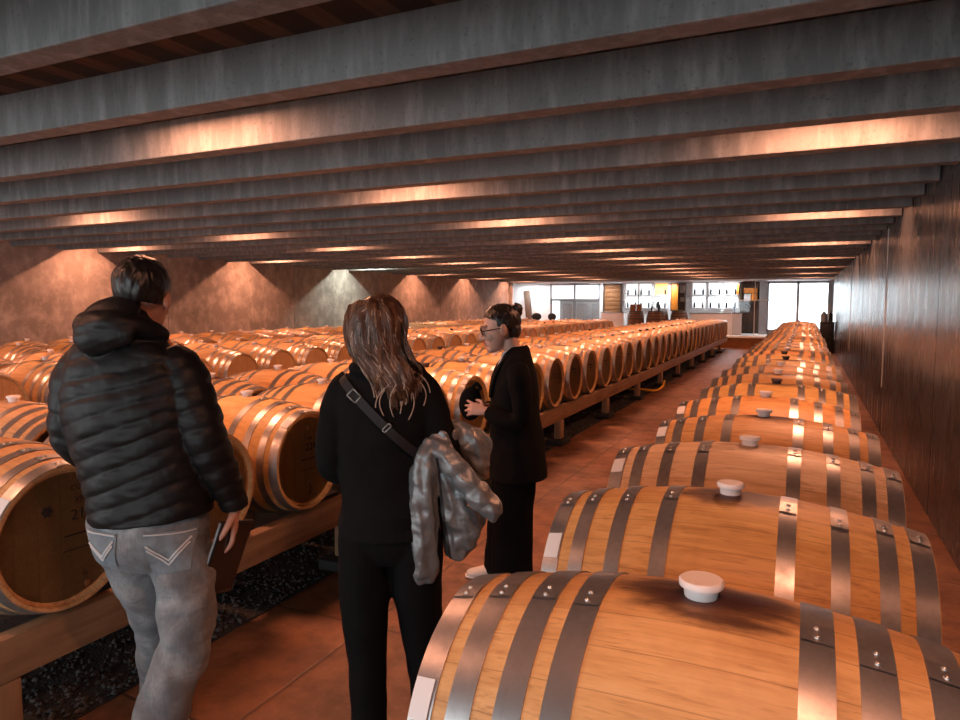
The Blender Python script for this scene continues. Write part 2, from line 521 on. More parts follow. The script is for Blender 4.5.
# ------------------------------------------------------------------ gravel beds
def gravel(name, x0, x1, y0, y1):
    o = struct(name, box(x0, x1, y0, y1, -.05, .006), M['gravelbed'])
    return o
gravel('floor_gravel_1', -4.75, -2.62, .2, 27.3)
gravel('floor_gravel_2', -8.6, -6.35, 2.0, 26.4)
PA = [1.45+2.14*i for i in range(12)]
V, F = [], []
rg = random.Random(3)
for i in range(5200):
    y = .9+(rg.random()**1.7)*14
    x = -2.63-(rg.random()**1.4)*.75
    s = rg.uniform(.006, .020)
    if min(abs(y-q) for q in PA) < .2 and x > -2.82 or min(abs(y-q) for q in PA) < .2 and -3.7 < x < -3.3: continue
    b = len(V)
    pts = [Vector((s*rg.uniform(.7, 1.3), 0, 0)), Vector((-s*rg.uniform(.7, 1.3), 0, 0)), Vector((0, s*rg.uniform(.6, 1.2), 0)), Vector((0, -s*rg.uniform(.6, 1.2), 0)), Vector((0, 0, s*rg.uniform(.4, .8))), Vector((0, 0, -s*.5))]
    e = Euler((rg.uniform(-.4, .4), rg.uniform(-.4, .4), rg.uniform(0, 6.3))).to_matrix()
    V += [e @ p+Vector((x, y, .006+s*.3)) for p in pts]
    F += [tuple(j+b for j in q) for q in ((0,2,4),(2,1,4),(1,3,4),(3,0,4),(2,0,5),(1,2,5),(3,1,5),(0,3,5))]
tag(mesh_obj('gravel', (V, F), M['pebble'], None, True, 0), 'loose dark pebbles lying in the trough below the barrel rack', 'gravel', None, 'stuff')

# ------------------------------------------------------------------ barrels
RE = .020
HL, RB, RH, ZA = .478, .350, .283, .768
def prof(x): return RB-(RB-RH)*abs(x/HL)**1.9
def body_vf(n=64):
    xs = [-HL+2*HL*i/22 for i in range(23)]
    p = [(x, prof(x)) for x in xs]
    re = RE
    p += [(HL, prof(HL)-.013), (HL-re, prof(HL)-.018), (HL-re-.012, .0)]
    p = [(-HL+re+.012, 0), (-HL+re, prof(HL)-.018), (-HL, prof(HL)-.013)]+p
    return lathe([q for q in p if q[1] > 0], n, 'X')
def head_vf(sgn, n=48):
    re = RE; r = prof(HL)-.0185
    a = (HL-re)*1.0; t = .014
    pr = [(a-t, r), (a-.004, r), (a, r-.012)] if sgn > 0 else [(-a, r-.012), (-a+.004, r), (-a+t, r)]
    return lathe(pr, n, 'X')
def hoop_vf(x0, x1, n=64):
    t = .0032
    return lathe([(x0, prof(x0)-.001), (x0, prof(x0)+t), (x1, prof(x1)+t), (x1, prof(x1)-.001)], n, 'X', closed=True)
HOOPS = [(.428, .476), (.355, .396), (.252, .293), (.130, .173)]
HOOPS_WIDE = [(.425, .476), (.345, .395), (.250, .302), (.165, .217)]
both = lambda H: [(-b, -a) for a, b in H]+[(a, b) for a, b in H][::-1]
ALLH = both(HOOPS); ALLW = both(HOOPS_WIDE)
def strip_vf(x0, x1, a0, a1, off, n=6):
    """curved sheet lying on the barrel, with a little thickness"""
    return lathe([(x0, prof(x0)+off-.002), (x0, prof(x0)+off), (x1, prof(x1)+off), (x1, prof(x1)+off-.002)], n, 'X', True, a0, a1)
def bung_vf():
    z = RB-.020
    return lathe([(z, .024), (z+.018, .027), (z+.038, .029), (z+.040, .036), (z+.050, .037), (z+.0535, .034), (z+.053, .02)], 28, 'Z')
ME = {}
def cache(key, vf, mats, sharp=40):
    if key not in ME:
        o = mesh_obj(key, vf(), mats, None, True, sharp); ME[key] = o.data; bpy.data.objects.remove(o)
    return ME[key]
def part(name, me, parent):
    return link(bpy.data.objects.new(name, me), parent)
m_body = cache('barrel_body', body_vf, M['oak'], 30)
m_h1 = cache('barrel_head_a', lambda: head_vf(1), M['head'], 30)
m_h0 = cache('barrel_head_b', lambda: head_vf(-1), M['head'], 30)
m_bung = cache('bung_white', bung_vf, M['silicone'], 50)
m_bungd = cache('bung_dark', bung_vf, M['dark_bung'], 50)
m_hoops = [cache('hoop_%d' % i, (lambda a=a, b=b: hoop_vf(a, b)), M['hoop'], 30) for i, (a, b) in enumerate(ALLH)]
m_hoopw = [cache('hoop_w%d' % i, (lambda a=a, b=b: hoop_vf(a, b)), M['hoop'], 30) for i, (a, b) in enumerate(ALLW)]
def rivets_me(i, ang, H=ALLH):
    a, b = H[i]; xm = (a+b)/2
    key = 'riv_%.3f_%.2f' % (xm, ang)
    def mk():
        ps = []
        for da in (-.038, .038):
            th = ang+da; r = prof(xm)+.0062
            ps.append(ball((xm, r*sin(th), r*cos(th)), (.0058, .0058, .0050), None, 10, 6))
        return join(*ps)
    return cache(key, mk, M['rivet'], 0)
def lap_me(i, ang, H=ALLH):
    a, b = H[i]
    return cache('lap_%.3f_%.2f' % (a, ang), lambda: strip_vf(a+.001, b-.001, ang-.075, ang+.075, .0062, 6), M['hoop'], 30)

def simple_vf():
    a = body_vf(40); b = join(head_vf(1, 32), head_vf(-1, 32)); h = join(*[hoop_vf(x0, x1, 40) for x0, x1 in ALLH]); g = bung_vf()
    return a, b, h, g
def simple_me():
    if 'simple' in ME: return ME['simple']
    ps = simple_vf()
    me = mesh_obj('wine_barrel_simple', join(*ps), [M['oak'], M['head'], M['hoop'], M['silicone']], None, True, 30)
    idx = []
    for j, p in enumerate(ps): idx += [j]*len(p[1])
    me.data.polygons.foreach_set('material_index', idx)
    ME['simple'] = me.data; bpy.data.objects.remove(me)
    return ME['simple']

rb = random.Random(11)
def barrel(x, y, label, group, tint=(1,1,1), stain=.4, full=True, bung='white', roll=0.0, z=ZA, headtint=None, detail=0, wide=False):
    if not full:
        o = link(bpy.data.objects.new('wine_barrel', simple_me())); o.location = (x, y, z); o.rotation_euler = (roll, 0, 0)
        o.color = (*tint, stain)
        tag(o, label, 'barrel', group); return o
    t = empty('wine_barrel', (x, y, z)); t.rotation_euler = (roll, 0, 0)
    tag(t, label, 'barrel', group)
    b = part('staves', m_body, t); b.color = (*tint, stain)
    for me in (m_h1, m_h0):
        h = part('barrel_head', me, t); h.color = (*(headtint or tint), 0)
    for i, me in enumerate(m_hoopw if wide else m_hoops):
        h = part('hoop', me, t)
        if detail:
            ang = detail*(-.10)+rb.uniform(-.05, .05) if detail < 9 else -.2
            ang = round(ang, 2)
            part('hoop_lap', lap_me(i, ang, ALLW if wide else ALLH), h); part('rivets', rivets_me(i, ang, ALLW if wide else ALLH), h)
    g = part('bung', m_bung if bung == 'white' else m_bungd, t)
    if wide: g.scale = (1.08, 1.14, 1.0)
    return t

def where(k, n, row):
    if k < n/2 or k < 18: s = '%s from the near end' % WORDS[k] if k else 'nearest'
    else: s = '%s from the far end' % WORDS[n-1-k] if n-1-k else 'farthest'
    return s, row

def rtint(c=1.0, v=.16):
    a = 1+rb.uniform(-v, v)
    return (c*a, c*a*(1+rb.uniform(-.06, .06)), c*a*(1+rb.uniform(-.12, .12)))

# right-hand row along the polished wall
NR = 31; RX = -.185; RP = .792
for k in range(NR):
    s, _ = where(k, NR, '')
    special = {0: 'nearest barrel of the right row, thick white bung in a purple wine stain',
               1: 'second barrel of the right row, flat bung in a dark stain, white label',
               2: 'paler pinkish oak barrel with bright hoops, third of the right row'}
    lab = special.get(k, 'oak barrel, %s of the row along the right wall' % s)
    tint = {0: (1.0, .98, .95), 1: (1.02, .95, .80), 2: (1.2, 1.35, 1.85), 3: (1.02, .93, .85), 4: (1.05, .9, .7)}.get(k) or rtint(1.0)
    st = {0: 1.0, 1: 1.0, 2: .55, 3: .9, 4: .2, 5: .7, 6: .9}.get(k, rb.choice((0, .2, .8, 1)))
    t = barrel(RX+(.02 if k == 0 else 0), 1.36+k*RP, lab, 'barrels in the row along the right wall', tint, st, True, 'dark' if k in (5, 8, 9) else 'white', 0.0, detail=2 if k < 6 else 0, wide=(k == 0))
    t.scale = ({0: 1.06, 1: 1.055, 2: 1.09}.get(k, 1.055), 1, 1)
    if k > 2: t.location.x += rb.uniform(-.018, .018); t.rotation_euler.z = rb.uniform(-.008, .008)
    if k < 5:
        a = {0: -1.02, 1: -.86, 2: -.55, 3: -.5, 4: -.5}[k]
        lb = part('paper_label', cache('lab_%d' % k, lambda a=a: strip_vf(-.474, -.432, a-.13, a+.13, .0062, 8), M['paper'], 30), t)
        lb['label'] = 'white paper label on the end hoop'

# left blocks: pairs of ranks, heads turned to the aisle
AP = .741
ranks = [
 ('A1', -3.075, 1.72, 35, 0, True, 'the rank facing the main aisle', 'barrels in the rank facing the main aisle'),
 ('A2', -4.13, 1.72+AP, 34, 0, True, 'the second rank behind the aisle rank', 'barrels in the rank behind the aisle-facing one'),
 ('B1', -6.92, 3.69, 30, 0, True, 'the rank beyond the first gap', 'barrels in the rank beyond the first gap'),
 ('B2', -7.97, 4.43, 29, 0, False, 'the fourth rank from the aisle', 'barrels in the rank behind the one beyond the gap'),
 ('C1', -9.80, 5.2, 28, 0, False, 'the fifth rank from the aisle', 'barrels in the last but one rank on the left'),
 ('C2', -10.85, 5.94, 27, 0, False, 'the rank by the left wall', 'barrels in the rank nearest the left wall'),
]
def text_vf(s, size):
    cu = bpy.data.curves.new('t', 'FONT'); cu.body = s; cu.size = size; cu.align_x = 'CENTER'; cu.align_y = 'CENTER'; cu.extrude = .0006; cu.resolution_u = 3
    o = link(bpy.data.objects.new('t', cu))
    me = bpy.data.meshes.new_from_object(o.evaluated_get(bpy.context.evaluated_depsgraph_get()))
    r = [v.co.copy() for v in me.vertices], [tuple(p.vertices) for p in me.polygons]
    bpy.data.objects.remove(o); bpy.data.meshes.remove(me)
    return r
HX = HL-RE+.0012
def on_head(vf, y, z):
    Mx = Matrix(((0,0,1,HX), (1,0,0,y), (0,1,0,z), (0,0,0,1)))
    return xf(vf, Mx)
def bar(y, z, w, h): return box(HX-.001, HX+.001, y-w/2, y+w/2, z-h/2, z+h/2)
def emblem(y, z, r):
    parts = []
    for i in range(6):
        a = i*pi/3
        parts.append(on_head(xf(lathe([(0, .0001), (.0012, .0001)], 3, 'Z'), Matrix.Identity(4)), y, z))
        parts.append(ball((HX, y+.6*r*cos(a), z+.6*r*sin(a)), (.0012, r*.34, r*.34), None, 10, 6))
    parts.append(ball((HX, y, z), (.0012, r*.4, r*.4), None, 10, 6))
    return join(*parts)
for code, x, y0, n, _, full, row, grp in ranks:
    for k in range(n):
        s, _ = where(k, n, row)
        lab = 'oak barrel, %s of %s' % (s, row)
        if code == 'A1' and k == 0: lab = 'large near barrel with a brown head marked 211, beside the person in jeans'
        if code == 'A1' and k == 1: lab = 'oak barrel half hidden behind the person in the black quilted jacket'
        if code == 'A1' and k == 2: lab = 'oak barrel with a pale head marked 224 beside the long-haired person'
        tint = rtint(1.02 if code[0] in 'AB' else .95)
        ht = tint
        if code == 'A1':
            ht = {0: (.42, .36, .30), 1: (.8, .75, .7), 2: (1.25, 1.6, 2.4), 11: (1.2, 1.5, 2.0), 12: (1.15, 1.4, 1.8), 13: (1.0, 1.1, 1.3)}.get(k, (1.25, 1.15, .98))  # raised head tints also stand in for lamp light these heads lack
        t = barrel(x+rb.uniform(-.012, .012), y0+k*AP, lab, grp, tint, rb.choice((0, .2, .5, 1)), full, 'dark' if rb.random() < .15 else 'white', rb.uniform(-.06, .06), headtint=ht, detail=1 if (code == 'A1' and k < 5) else 0)
        if code == 'A1' and k == 0:
            mk = join(on_head(text_vf('211', .062), .07, .075), on_head(text_vf('XN', .034), .065, .135), bar(.06, -.002, .13, .005), bar(.045, -.062, .11, .003), emblem(-.07, .115, .024), on_head(text_vf('CUVE', .03), .065, .185), on_head(text_vf('12', .022), .075, -.175))
            mesh_obj('printed_marks', mk, M['ink'], t, False)
            sp = mesh_obj('head_plug', ball((HX, .085, -.215), (.004, .014, .016), None, 16, 8), M['orange_wood'], t); sp['label'] = 'round pale tasting plug low in the barrel head'
        elif code == 'A1' and k == 2:
            mk = join(on_head(text_vf('224', .062), .03, .075), on_head(text_vf('XN', .028), .02, .125), bar(.0, .005, .12, .006), bar(.0, -.055, .13, .003), on_head(xf(text_vf('S', .05), Matrix.Rotation(.3, 4, 'Z')), .02, -.165), on_head(text_vf('0', .04), .015, -.2))
            mesh_obj('printed_marks', mk, M['ink'], t, False)
            sp = mesh_obj('head_plug', ball((HX, .0, .19), (.004, .017, .02), None, 16, 8), M['dark_wood'], t); sp['label'] = 'round brown plug high in the barrel head'
        elif code == 'A1' and k == 5:
            mesh_obj('printed_marks', join(bar(-.02, .12, .07, .07)), M['ink'], t, False)
        elif code == 'A1' and 6 <= k < 14:
            mk = join(bar(.02, .09, .08, .02), bar(.01, .05, .10, .012), bar(.02, .01, .10, .005), emblem(-.07, .10, .022))
            mesh_obj('printed_marks', mk, M['ink'], t, False)
        if code in ('A1',) and k in (0, 1, 2, 3, 5):
            a = {0: -.93, 1: -.5, 2: -.62, 3: -.5, 5: -.5}[k]
            lb = part('paper_label', cache('labA_%d' % k, lambda a=a: strip_vf(.432, .474, a-.11, a+.11, .0062, 8), M['paper'], 30), t)
            lb['label'] = 'white paper label on the end hoop'

# ------------------------------------------------------------------ barrel racks (timber rails on posts)
def rack(x, y0, y1, label, posts, hx=.36, drop=.0):
    t = empty('barrel_rack', (x, (y0+y1)/2, 0))
    tag(t, label, 'rack', 'timber racks under the barrels')
    zb = ZA-prof(hx)+.004
    for sx in (-1, 1):
        xx = sx*.436
        z = ZA-prof(.395)-.0035-drop
        mesh_obj('rail', bbox(xx-.041, xx+.041, y0-(y0+y1)/2, y1-(y0+y1)/2, z-.165, z, .01), M['timber'], t)
        for yp in posts:
            mesh_obj('post', bbox(xx-.04, xx+.04, yp-.07-(y0+y1)/2, yp+.07-(y0+y1)/2, .072, z-.166, .006), M['post'], t)
            mesh_obj('foot_block', bbox(xx-.10, xx+.09, yp-.16-(y0+y1)/2, yp+.16-(y0+y1)/2, .0065, .071, .006), M['rubber'], t)
PA = [1.45+2.14*i for i in range(12)]
rack(-3.075, .9, 27.25, 'long timber rack on short posts under the barrels facing the main aisle', PA)
rack(-4.13, 1.9, 27.25, 'long timber rack under the second rank behind the aisle-facing barrels', [2.5+2.14*i for i in range(12)])
rack(-6.92, 3.2, 25.7, 'timber rack under the head-on rank beyond the first gap', [4.2+2.2*i for i in range(10)])
rack(-7.97, 3.8, 25.7, 'timber rack under the rank behind the one beyond the first gap', [4.6+2.2*i for i in range(10)])
rack(-9.80, 4.7, 25.7, 'timber rack under the last but one rank before the left wall', [5.4+2.2*i for i in range(10)])
rack(-10.85, 5.4, 25.7, 'timber rack under the barrels nearest the left wall', [5.8+2.2*i for i in range(10)])
rack(RX, .9, 1.36+30*RP+.5, 'timber rack under the single row along the right wall', [1.4+2.3*i for i in range(11)], drop=.010)

# yellow hose end hanging off the rack onto the floor
hz = [(-3.0,13.1,.06,.022),(-2.82,13.2,.06,.022),(-2.62,13.15,.055,.022),(-2.5,13.3,.05,.022),(-2.44,13.5,.11,.022),(-2.43,13.6,.2,.02)]
tag(mesh_obj('hose', loft(hz, 12, .02, (0,0,1)), M['yellow_hose']), 'yellow hose end curling on the floor beside the barrel rack', 'hose')

# ------------------------------------------------------------------ ceiling downlights
WARM = (1.0, .385, .21)
def lamp(x, k, label, power, col=WARM, grp='downlights between the ceiling beams', off=0.0):
    y = BY+(k+.5)*PITCH+BT/2+off
    t = empty('ceiling_downlight', (x, y, ZS))
    tag(t, label, 'ceiling light', grp)
    mesh_obj('lamp_housing', join(box(-.40, .40, -.05, .05, -.022, 0), box(-.40, .40, -.05, -.042, -.03, -.022), box(-.40, .40, .042, .05, -.03, -.022)), M['dark_steel'], t, False)
    mesh_obj('lamp_lens', box(-.38, .38, -.040, .040, -.027, -.0225), M['lamp_lens'], t, False)
    ld = bpy.data.lights.new('downlight', 'AREA'); ld.shape = 'RECTANGLE'; ld.size = .74; ld.size_y = .07; ld.energy = power; ld.color = col
    o = link(bpy.data.objects.new('downlight', ld), t); o.location = (0, 0, -.030)
PM = 52
for i, k in enumerate(range(-5, 34, 3)):
    p = PM if k > 0 else PM*.55
    if k < -3: continue
    lamp(-3.4, k, 'slim linear downlight, %s from the near end, middle line' % WORDS[i-1], p)
    lamp(-7.75, k, 'slim linear downlight, %s from the near end, second line from the left' % WORDS[i-1], p)
for i, k in enumerate(range(-2, 34, 5)):
    c = (.75, .85, .75) if k == 18 else WARM
    lamp(-11.35, k, 'slim linear downlight, %s from the near end, line by the left wall' % WORDS[i], PM*1.35, WARM if i != 4 else (.80, .85, .72))
    lamp(.12, k, 'slim linear downlight, %s from the near end, line by the right wall' % WORDS[i], PM*(1.0 if k > 0 else .6))

# ------------------------------------------------------------------ tasting room at the far end
ZP = .45
struct('floor_platform', box(XL-1.5, XR+.2, 28.1, 36, 0, ZP-.06), M['orange_wood'])
struct('trim_70', box(XL-1.5, XR+.2, 28.05, 36, ZP-.06, ZP), M['white'])
struct('ceiling_tasting_room', box(XL-1.5, XR+.2, Y1, 36, 2.62, 2.85), M['white'])
struct('wall_tasting_left', box(-13.4, -13.2, Y1-.2, 36, ZP, 2.62), M['white'])
struct('trim_71', box(XL-1.4, XL+.15, Y1-.1, Y1+.05, 0, 2.64), M['wall_l'])
YB = 30.5
struct('wall_far', join(box(-13.3, -10.72, YB, YB+.1, ZP, 2.62), box(-8.36, -8.22, YB, YB+.1, ZP, 2.62), box(-7.38, -2.46, YB+.05, YB+.15, ZP, 2.62)), M['white'])
struct('wall_far_dark', join(box(-2.46, -1.72, YB+.6, YB+.7, ZP, 2.62), box(-2.5, -2.42, YB+.05, YB+.65, ZP, 2.62)), M['dark_wood'])
struct('trim_72', box(-1.72, -1.42, YB-.1, YB+.15, ZP, 2.62), M['grey_steel'])
# glazed partition
t = empty('window_1', (-9.55, YB, ZP)); t['kind'] = 'structure'
W = 2.34
fr = [box(-W/2, -W/2+.07, 0, .1, 0, 2.17), box(W/2-.07, W/2, 0, .1, 0, 2.17), box(-.035, .035, 0, .1, 1.45, 2.17), box(-W/2, W/2, 0, .1, 2.08, 2.17), box(-W/2, W/2, 0, .1, 1.38, 1.46), box(-.04, .0, 0, .1, 0, 1.4)]
mesh_obj('window_frame', join(*fr), M['grey_steel'], t, False)
mesh_obj('upper_pane', box(-W/2+.07, -.035, .04, .06, 1.46, 2.08), M['frosted'], t, False)
mesh_obj('upper_pane', box(.035, W/2-.07, .04, .06, 1.46, 2.08), M['frosted'], t, False)
mesh_obj('lower_pane', box(-W/2+.07, -.04, .04, .055, 0, 1.38), M['grey_glass'], t, False)
mesh_obj('lower_pane', box(0, W/2-.07, .04, .055, 0, 1.38), M['grey_glass'], t, False)
struct('wall_behind_glass', box(-10.75, -8.3, 32.0, 32.1, ZP, 2.62), M['white'])
for i, xx in enumerate((-10.2, -9.5, -8.8)):
    t = empty('tall_cabinet', (xx, 31.5, ZP))
    tag(t, '%s of the dark tall cabinets behind the grey glass partition' % ('left', 'middle', 'right')[i], 'cabinet', 'tall cabinets behind the glass')
    mesh_obj('cabinet_body', bbox(-.17, .17, -.2, .2, 0, 1.25, .01), M['dark_steel'], t)
    mesh_obj('cabinet_door', bbox(-.155, .155, -.222, -.202, .03, 1.2, .006), M['grey_steel'], t)
# slatted brown door
t = empty('door_1', (-7.8, YB, ZP)); t['kind'] = 'structure'
mesh_obj('door_frame', join(box(-.42, -.34, -.04, .1, 0, 2.15), box(.34, .42, -.04, .1, 0, 2.15), box(-.42, .42, -.04, .1, 2.08, 2.15)), M['dark_wood'], t, False)
sl = [bbox(-.34, .34, 0, .04+(.01 if i % 2 else 0), .01+i*.19, .01+i*.19+.175, .008) for i in range(11)]
mesh_obj('door_leaf', join(box(-.34, .34, .03, .06, 0, 2.1), *sl), M['orange_wood'], t)
# backlit bottle wall: two rows of light boxes
cols = [-6.93, -6.35, -5.66, -4.93, -4.1, -3.45, -2.82]
def bottle_vf(h=.30, r=.038):
    return lathe([(0, r*.9), (.006, r), (h*.6, r), (h*.7, r*.7), (h*.76, r*.36), (h*.97, r*.34), (h*.975, r*.42), (h, r*.42)], 16, 'Z')
m_bot = cache('bottle_mesh', bottle_vf, M['bottle'], 40)
bi = 0
POS = ['first', 'second', 'third', 'fourth', 'fifth', 'sixth', 'seventh']
for r, (z0, z1) in enumerate(((1.52, 2.02), (2.07, 2.56))):
    for i, c in enumerate(cols):
        if i == 3: continue
        yl = (i == 2 and r == 1)
        t = empty('light_box', (c, YB+.05, z0))
        ii = i if i < 3 else i-1
        tag(t, ('yellow glowing panel in the upper row of the backlit bottle wall' if yl else 'white backlit panel, %s from the left in the %s row of the bottle wall' % (POS[ii], ('lower', 'upper')[r])), 'light panel', 'backlit panels of the bottle wall')
        hw = .26 if i not in (2,) else .27
        mesh_obj('panel_frame', join(box(-hw-.02, hw+.02, -.05, 0, -.02, .0), box(-hw-.02, hw+.02, -.05, 0, z1-z0, z1-z0+.02), box(-hw-.02, -hw, -.05, 0, 0, z1-z0), box(hw, hw+.02, -.05, 0, 0, z1-z0)), M['white'], t, False)
        mesh_obj('glowing_panel', box(-hw, hw, -.04, -.01, 0, z1-z0), M['yellow'] if yl else M['lightbox'], t, False)
        mesh_obj('shelf', box(-hw, hw, -.14, -.04, -.02, 0), M['white'], t, False)
        for dx in (-.17, .17):
            if yl and dx < 0: continue
            o = part('bottle', m_bot, None); o.location = (c+dx, YB-.05, z0+.0005)
            tag(o, 'dark wine bottle on the %s half of the %s panel from the left, %s row' % ('left' if dx < 0 else 'right', POS[ii], ('lower', 'upper')[r]), 'bottle', 'bottles on the backlit wall'); bi += 1
t = empty('cabinet', (-4.93, YB, 1.38))
tag(t, 'tall orange wall cabinet with dark open shelves amid the bottle wall', 'cabinet')
mesh_obj('cabinet_case', join(bbox(-.30, .30, -.02, .04, 0, 1.2, .006), bbox(-.31, -.27, -.2, 0, 0, 1.2, .005), bbox(.27, .31, -.2, 0, 0, 1.2, .005), bbox(-.3, .3, -.2, 0, 1.16, 1.2, .005), bbox(-.3, .3, -.2, 0, 0, .04, .005)), M['dark_wood'], t)
mesh_obj('cabinet_door', bbox(-.27, .0, -.22, -.19, .04, 1.16, .006), M['orange_ply'], t)
for z in (.4, .78): mesh_obj('shelf', box(.0, .27, -.19, -.02, z, z+.02), M['dark_wood'], t, False)
o = mesh_obj('display_box', bbox(-2.60, -2.50, YB-.14, YB-.0, 2.08, 2.5, .006), M['orange_ply']); tag(o, 'narrow orange box at the right end of the bottle wall', 'box')
# counters
def counter(x0, x1, y0, y1, label):
    t = empty('counter', ((x0+x1)/2, (y0+y1)/2, ZP)); w = (x1-x0)/2; d = (y1-y0)/2
    tag(t, label, 'counter', 'white counters in the tasting room')
    mesh_obj('counter_body', bbox(-w+.03, w-.03, -d+.03, d-.03, .0, .84, .01), M['white'], t)
    mesh_obj('countertop', bbox(-w, w, -d, d, .841, .88, .008), M['grey_steel'], t)
counter(-4.3, -2.3, 29.35, 29.95, 'long white bar counter with a grey top below the bottle wall')
counter(-8.0, -6.98, 29.3, 29.9, 'short white counter in front of the slatted brown door')
t = empty('faucet', (-2.6, 29.7, ZP+.88)); tag(t, 'dark bent tap standing on the end of the white bar counter', 'tap')
mesh_obj('tap_body', loft([(0,0,0,.02),(0,0,.14,.018),(-.04,0,.22,.016),(-.12,0,.24,.014),(-.18,0,.2,.012)], 12, .02, (0,1,0)), M['dark_steel'], t)
mesh_obj('tap_lever', loft([(0,0,.1,.01),(.06,0,.16,.009),(.1,0,.2,.009)], 8, .02, (0,1,0)), M['dark_steel'], t)
# upright barrels used as tables
def stand_barrel(x, y, label, s=1.0):
    t = empty('cask_table', (x, y, ZP)); tag(t, label, 'barrel', 'upright barrels in the tasting room')
    Mr = Matrix.Translation((0, 0, HL*.98)) @ Matrix.Rotation(-pi/2, 4, 'Y') @ Matrix.Diagonal((.98, s, s, 1))
    for nm, vf, m in (('staves', body_vf(40), M['dark_cask']), ('barrel_head', head_vf(1, 32), M['dark_cask'])):
        mesh_obj(nm, xf(vf, Mr), m, t, True, 30)
    for a, b in ALLH[:4]+ALLH[4:]:
        mesh_obj('hoop', xf(hoop_vf(a, b, 40), Mr), M['dark_steel'], t, True, 30)
M['dark_cask'] = timber('weathered_cask', (.10, .042, .018), (.20, .085, .035), (14, 14, 1.5))
stand_barrel(-6.45, 29.15, 'dark upright barrel with two brown boxes on top, leftmost in the tasting room')
stand_barrel(-5.55, 29.15, 'widest dark upright barrel with a small figurine on top, in the tasting room', 1.3)
stand_barrel(-4.70, 29.3, 'dark upright barrel at the left end of the bar counter', 1.05)
for dx, nm in ((-.12, 'left'), (.14, 'right')):
    o = mesh_obj('wooden_box', bbox(-6.45+dx-.1, -6.45+dx+.1, 29.05, 29.25, ZP+.98*(2*HL-RE)+.0012, ZP+.98*(2*HL-RE)+.30, .01), M['orange_wood'])
    tag(o, '%s of two brown boxes on the leftmost upright barrel' % nm, 'box', 'brown boxes on the upright barrel')
zt = ZP+.98*(2*HL-RE)+.0012
t = empty('figurine', (-5.5, 29.15, zt)); tag(t, 'small dark figurine standing on the widest upright barrel', 'figurine')
mesh_obj('figurine_base', lathe([(0, .07), (.03, .07), (.035, .05)], 16, 'Z'), M['dark_steel'], t)
mesh_obj('figurine_body', loft([(0,0,.03,.03),(.01,0,.14,.06),(.0,0,.26,.05),(-.02,0,.32,.03),(-.02,0,.38,.045),(-.02,0,.43,.02)], 14, .02), M['dark_steel'], t)
o = part('bottle', m_bot, None); o.location = (-5.78, 29.1, zt); tag(o, 'dark bottle beside the figurine on the widest upright barrel', 'bottle')
# leaning plank and dark chairs near the white wall
t = mesh_obj('plank', xf(bbox(-.15, .15, -.03, .03, 0, 1.95, .01), Matrix.Translation((-11.45, 29.85, ZP+.03)) @ Matrix.Rotation(-.22, 4, 'Y') @ Matrix.Rotation(-.30, 4, 'X')), M['dark_wood'])
tag(t, 'brown wooden plank leaning on the white far wall', 'plank')
def chair(x, y, rz, label):
    t = empty('side_chair', (x, y, ZP), rz); tag(t, label, 'chair', 'dark chairs by the white far wall')
    mesh_obj('seat', bbox(-.22, .22, -.22, .22, .42, .47, .02), M['black_plastic'], t)
    mesh_obj('backrest', fuse_free_back(), M['black_plastic'], t)
    for sx in (-1, 1):
        for sy in (-1, 1): mesh_obj('leg', loft([(sx*.19, sy*.19, .42, .015), (sx*.21, sy*.21, .0, .013)], 10, .05), M['dark_steel'], t)
def fuse_free_back():
    return ball((0, .21, .66), (.22, .035, .17), None, 24, 14)
chair(-11.0, 29.45, .3, 'left dark round-backed chair by the leaning plank')
chair(-10.35, 29.4, -.2, 'right dark round-backed chair before the glass partition')
# recess with orange boxes
for i, (x0, x1, z0, z1) in enumerate(((-2.36, -1.84, 2.12, 2.34), (-2.05, -1.84, 1.8, 2.10))):
    o = mesh_obj('display_box', bbox(x0, x1, YB+.3, YB+.55, z0, z1, .008), M['orange_ply'])
    tag(o, ('wide orange box at the top of the dark recess' , 'small orange box below the wide one in the dark recess')[i], 'box')
o = mesh_obj('display_box', bbox(-2.34, -2.09, YB+.3, YB+.55, 1.8, 2.10, .008), M['white']); tag(o, 'white box beside the small orange box in the dark recess', 'box')
struct('trim_73', join(box(-2.44, -1.74, YB+.28, YB+.6, 1.76, 1.798), box(-2.44, -1.74, YB+.28, YB+.6, 2.101, 2.119)), M['dark_wood'])
# glass balustrade at the platform edge
t = empty('balustrade', (-2.0, 28.5, ZP)); tag(t, 'clear glass balustrade with thin white posts at the platform edge', 'balustrade')
mesh_obj('post', bbox(.21, .24, -.015, .015, 0, 2.16, .004), M['white_metal'], t)
mesh_obj('post', bbox(-.62, -.58, -.02, .02, 0, .95, .004), M['white_metal'], t)
mesh_obj('handrail', bbox(-.60, .8, -.02, .02, 1.36, 1.39, .004), M['white_metal'], t)
mesh_obj('glass_panel', box(-.57, .19, -.006, .006, .03, 1.36), M['glass'], t, False)
# glazed doors to the daylight
for i, (x0, x1) in enumerate(((-1.42, -.30), (-.30, .82))):
    t = empty('door_%d' % (i+2), ((x0+x1)/2, YB, ZP)); t['kind'] = 'structure'
    w = (x1-x0)/2
    mesh_obj('door_frame', join(box(-w, -w+.05, 0, .08, 0, 2.15), box(w-.05, w, 0, .08, 0, 2.15), box(-w, w, 0, .08, 2.06, 2.15), box(-w, w, 0, .08, 0, .20)), M['grey_steel'], t, False)
    mesh_obj('pane', box(-w+.05, w-.05, .03, .045, .20, 2.06), M['glass'], t, False)
struct('wall_far_right', box(.82, XR+.1, YB, YB+.15, ZP, 2.62), M['grey_steel'])
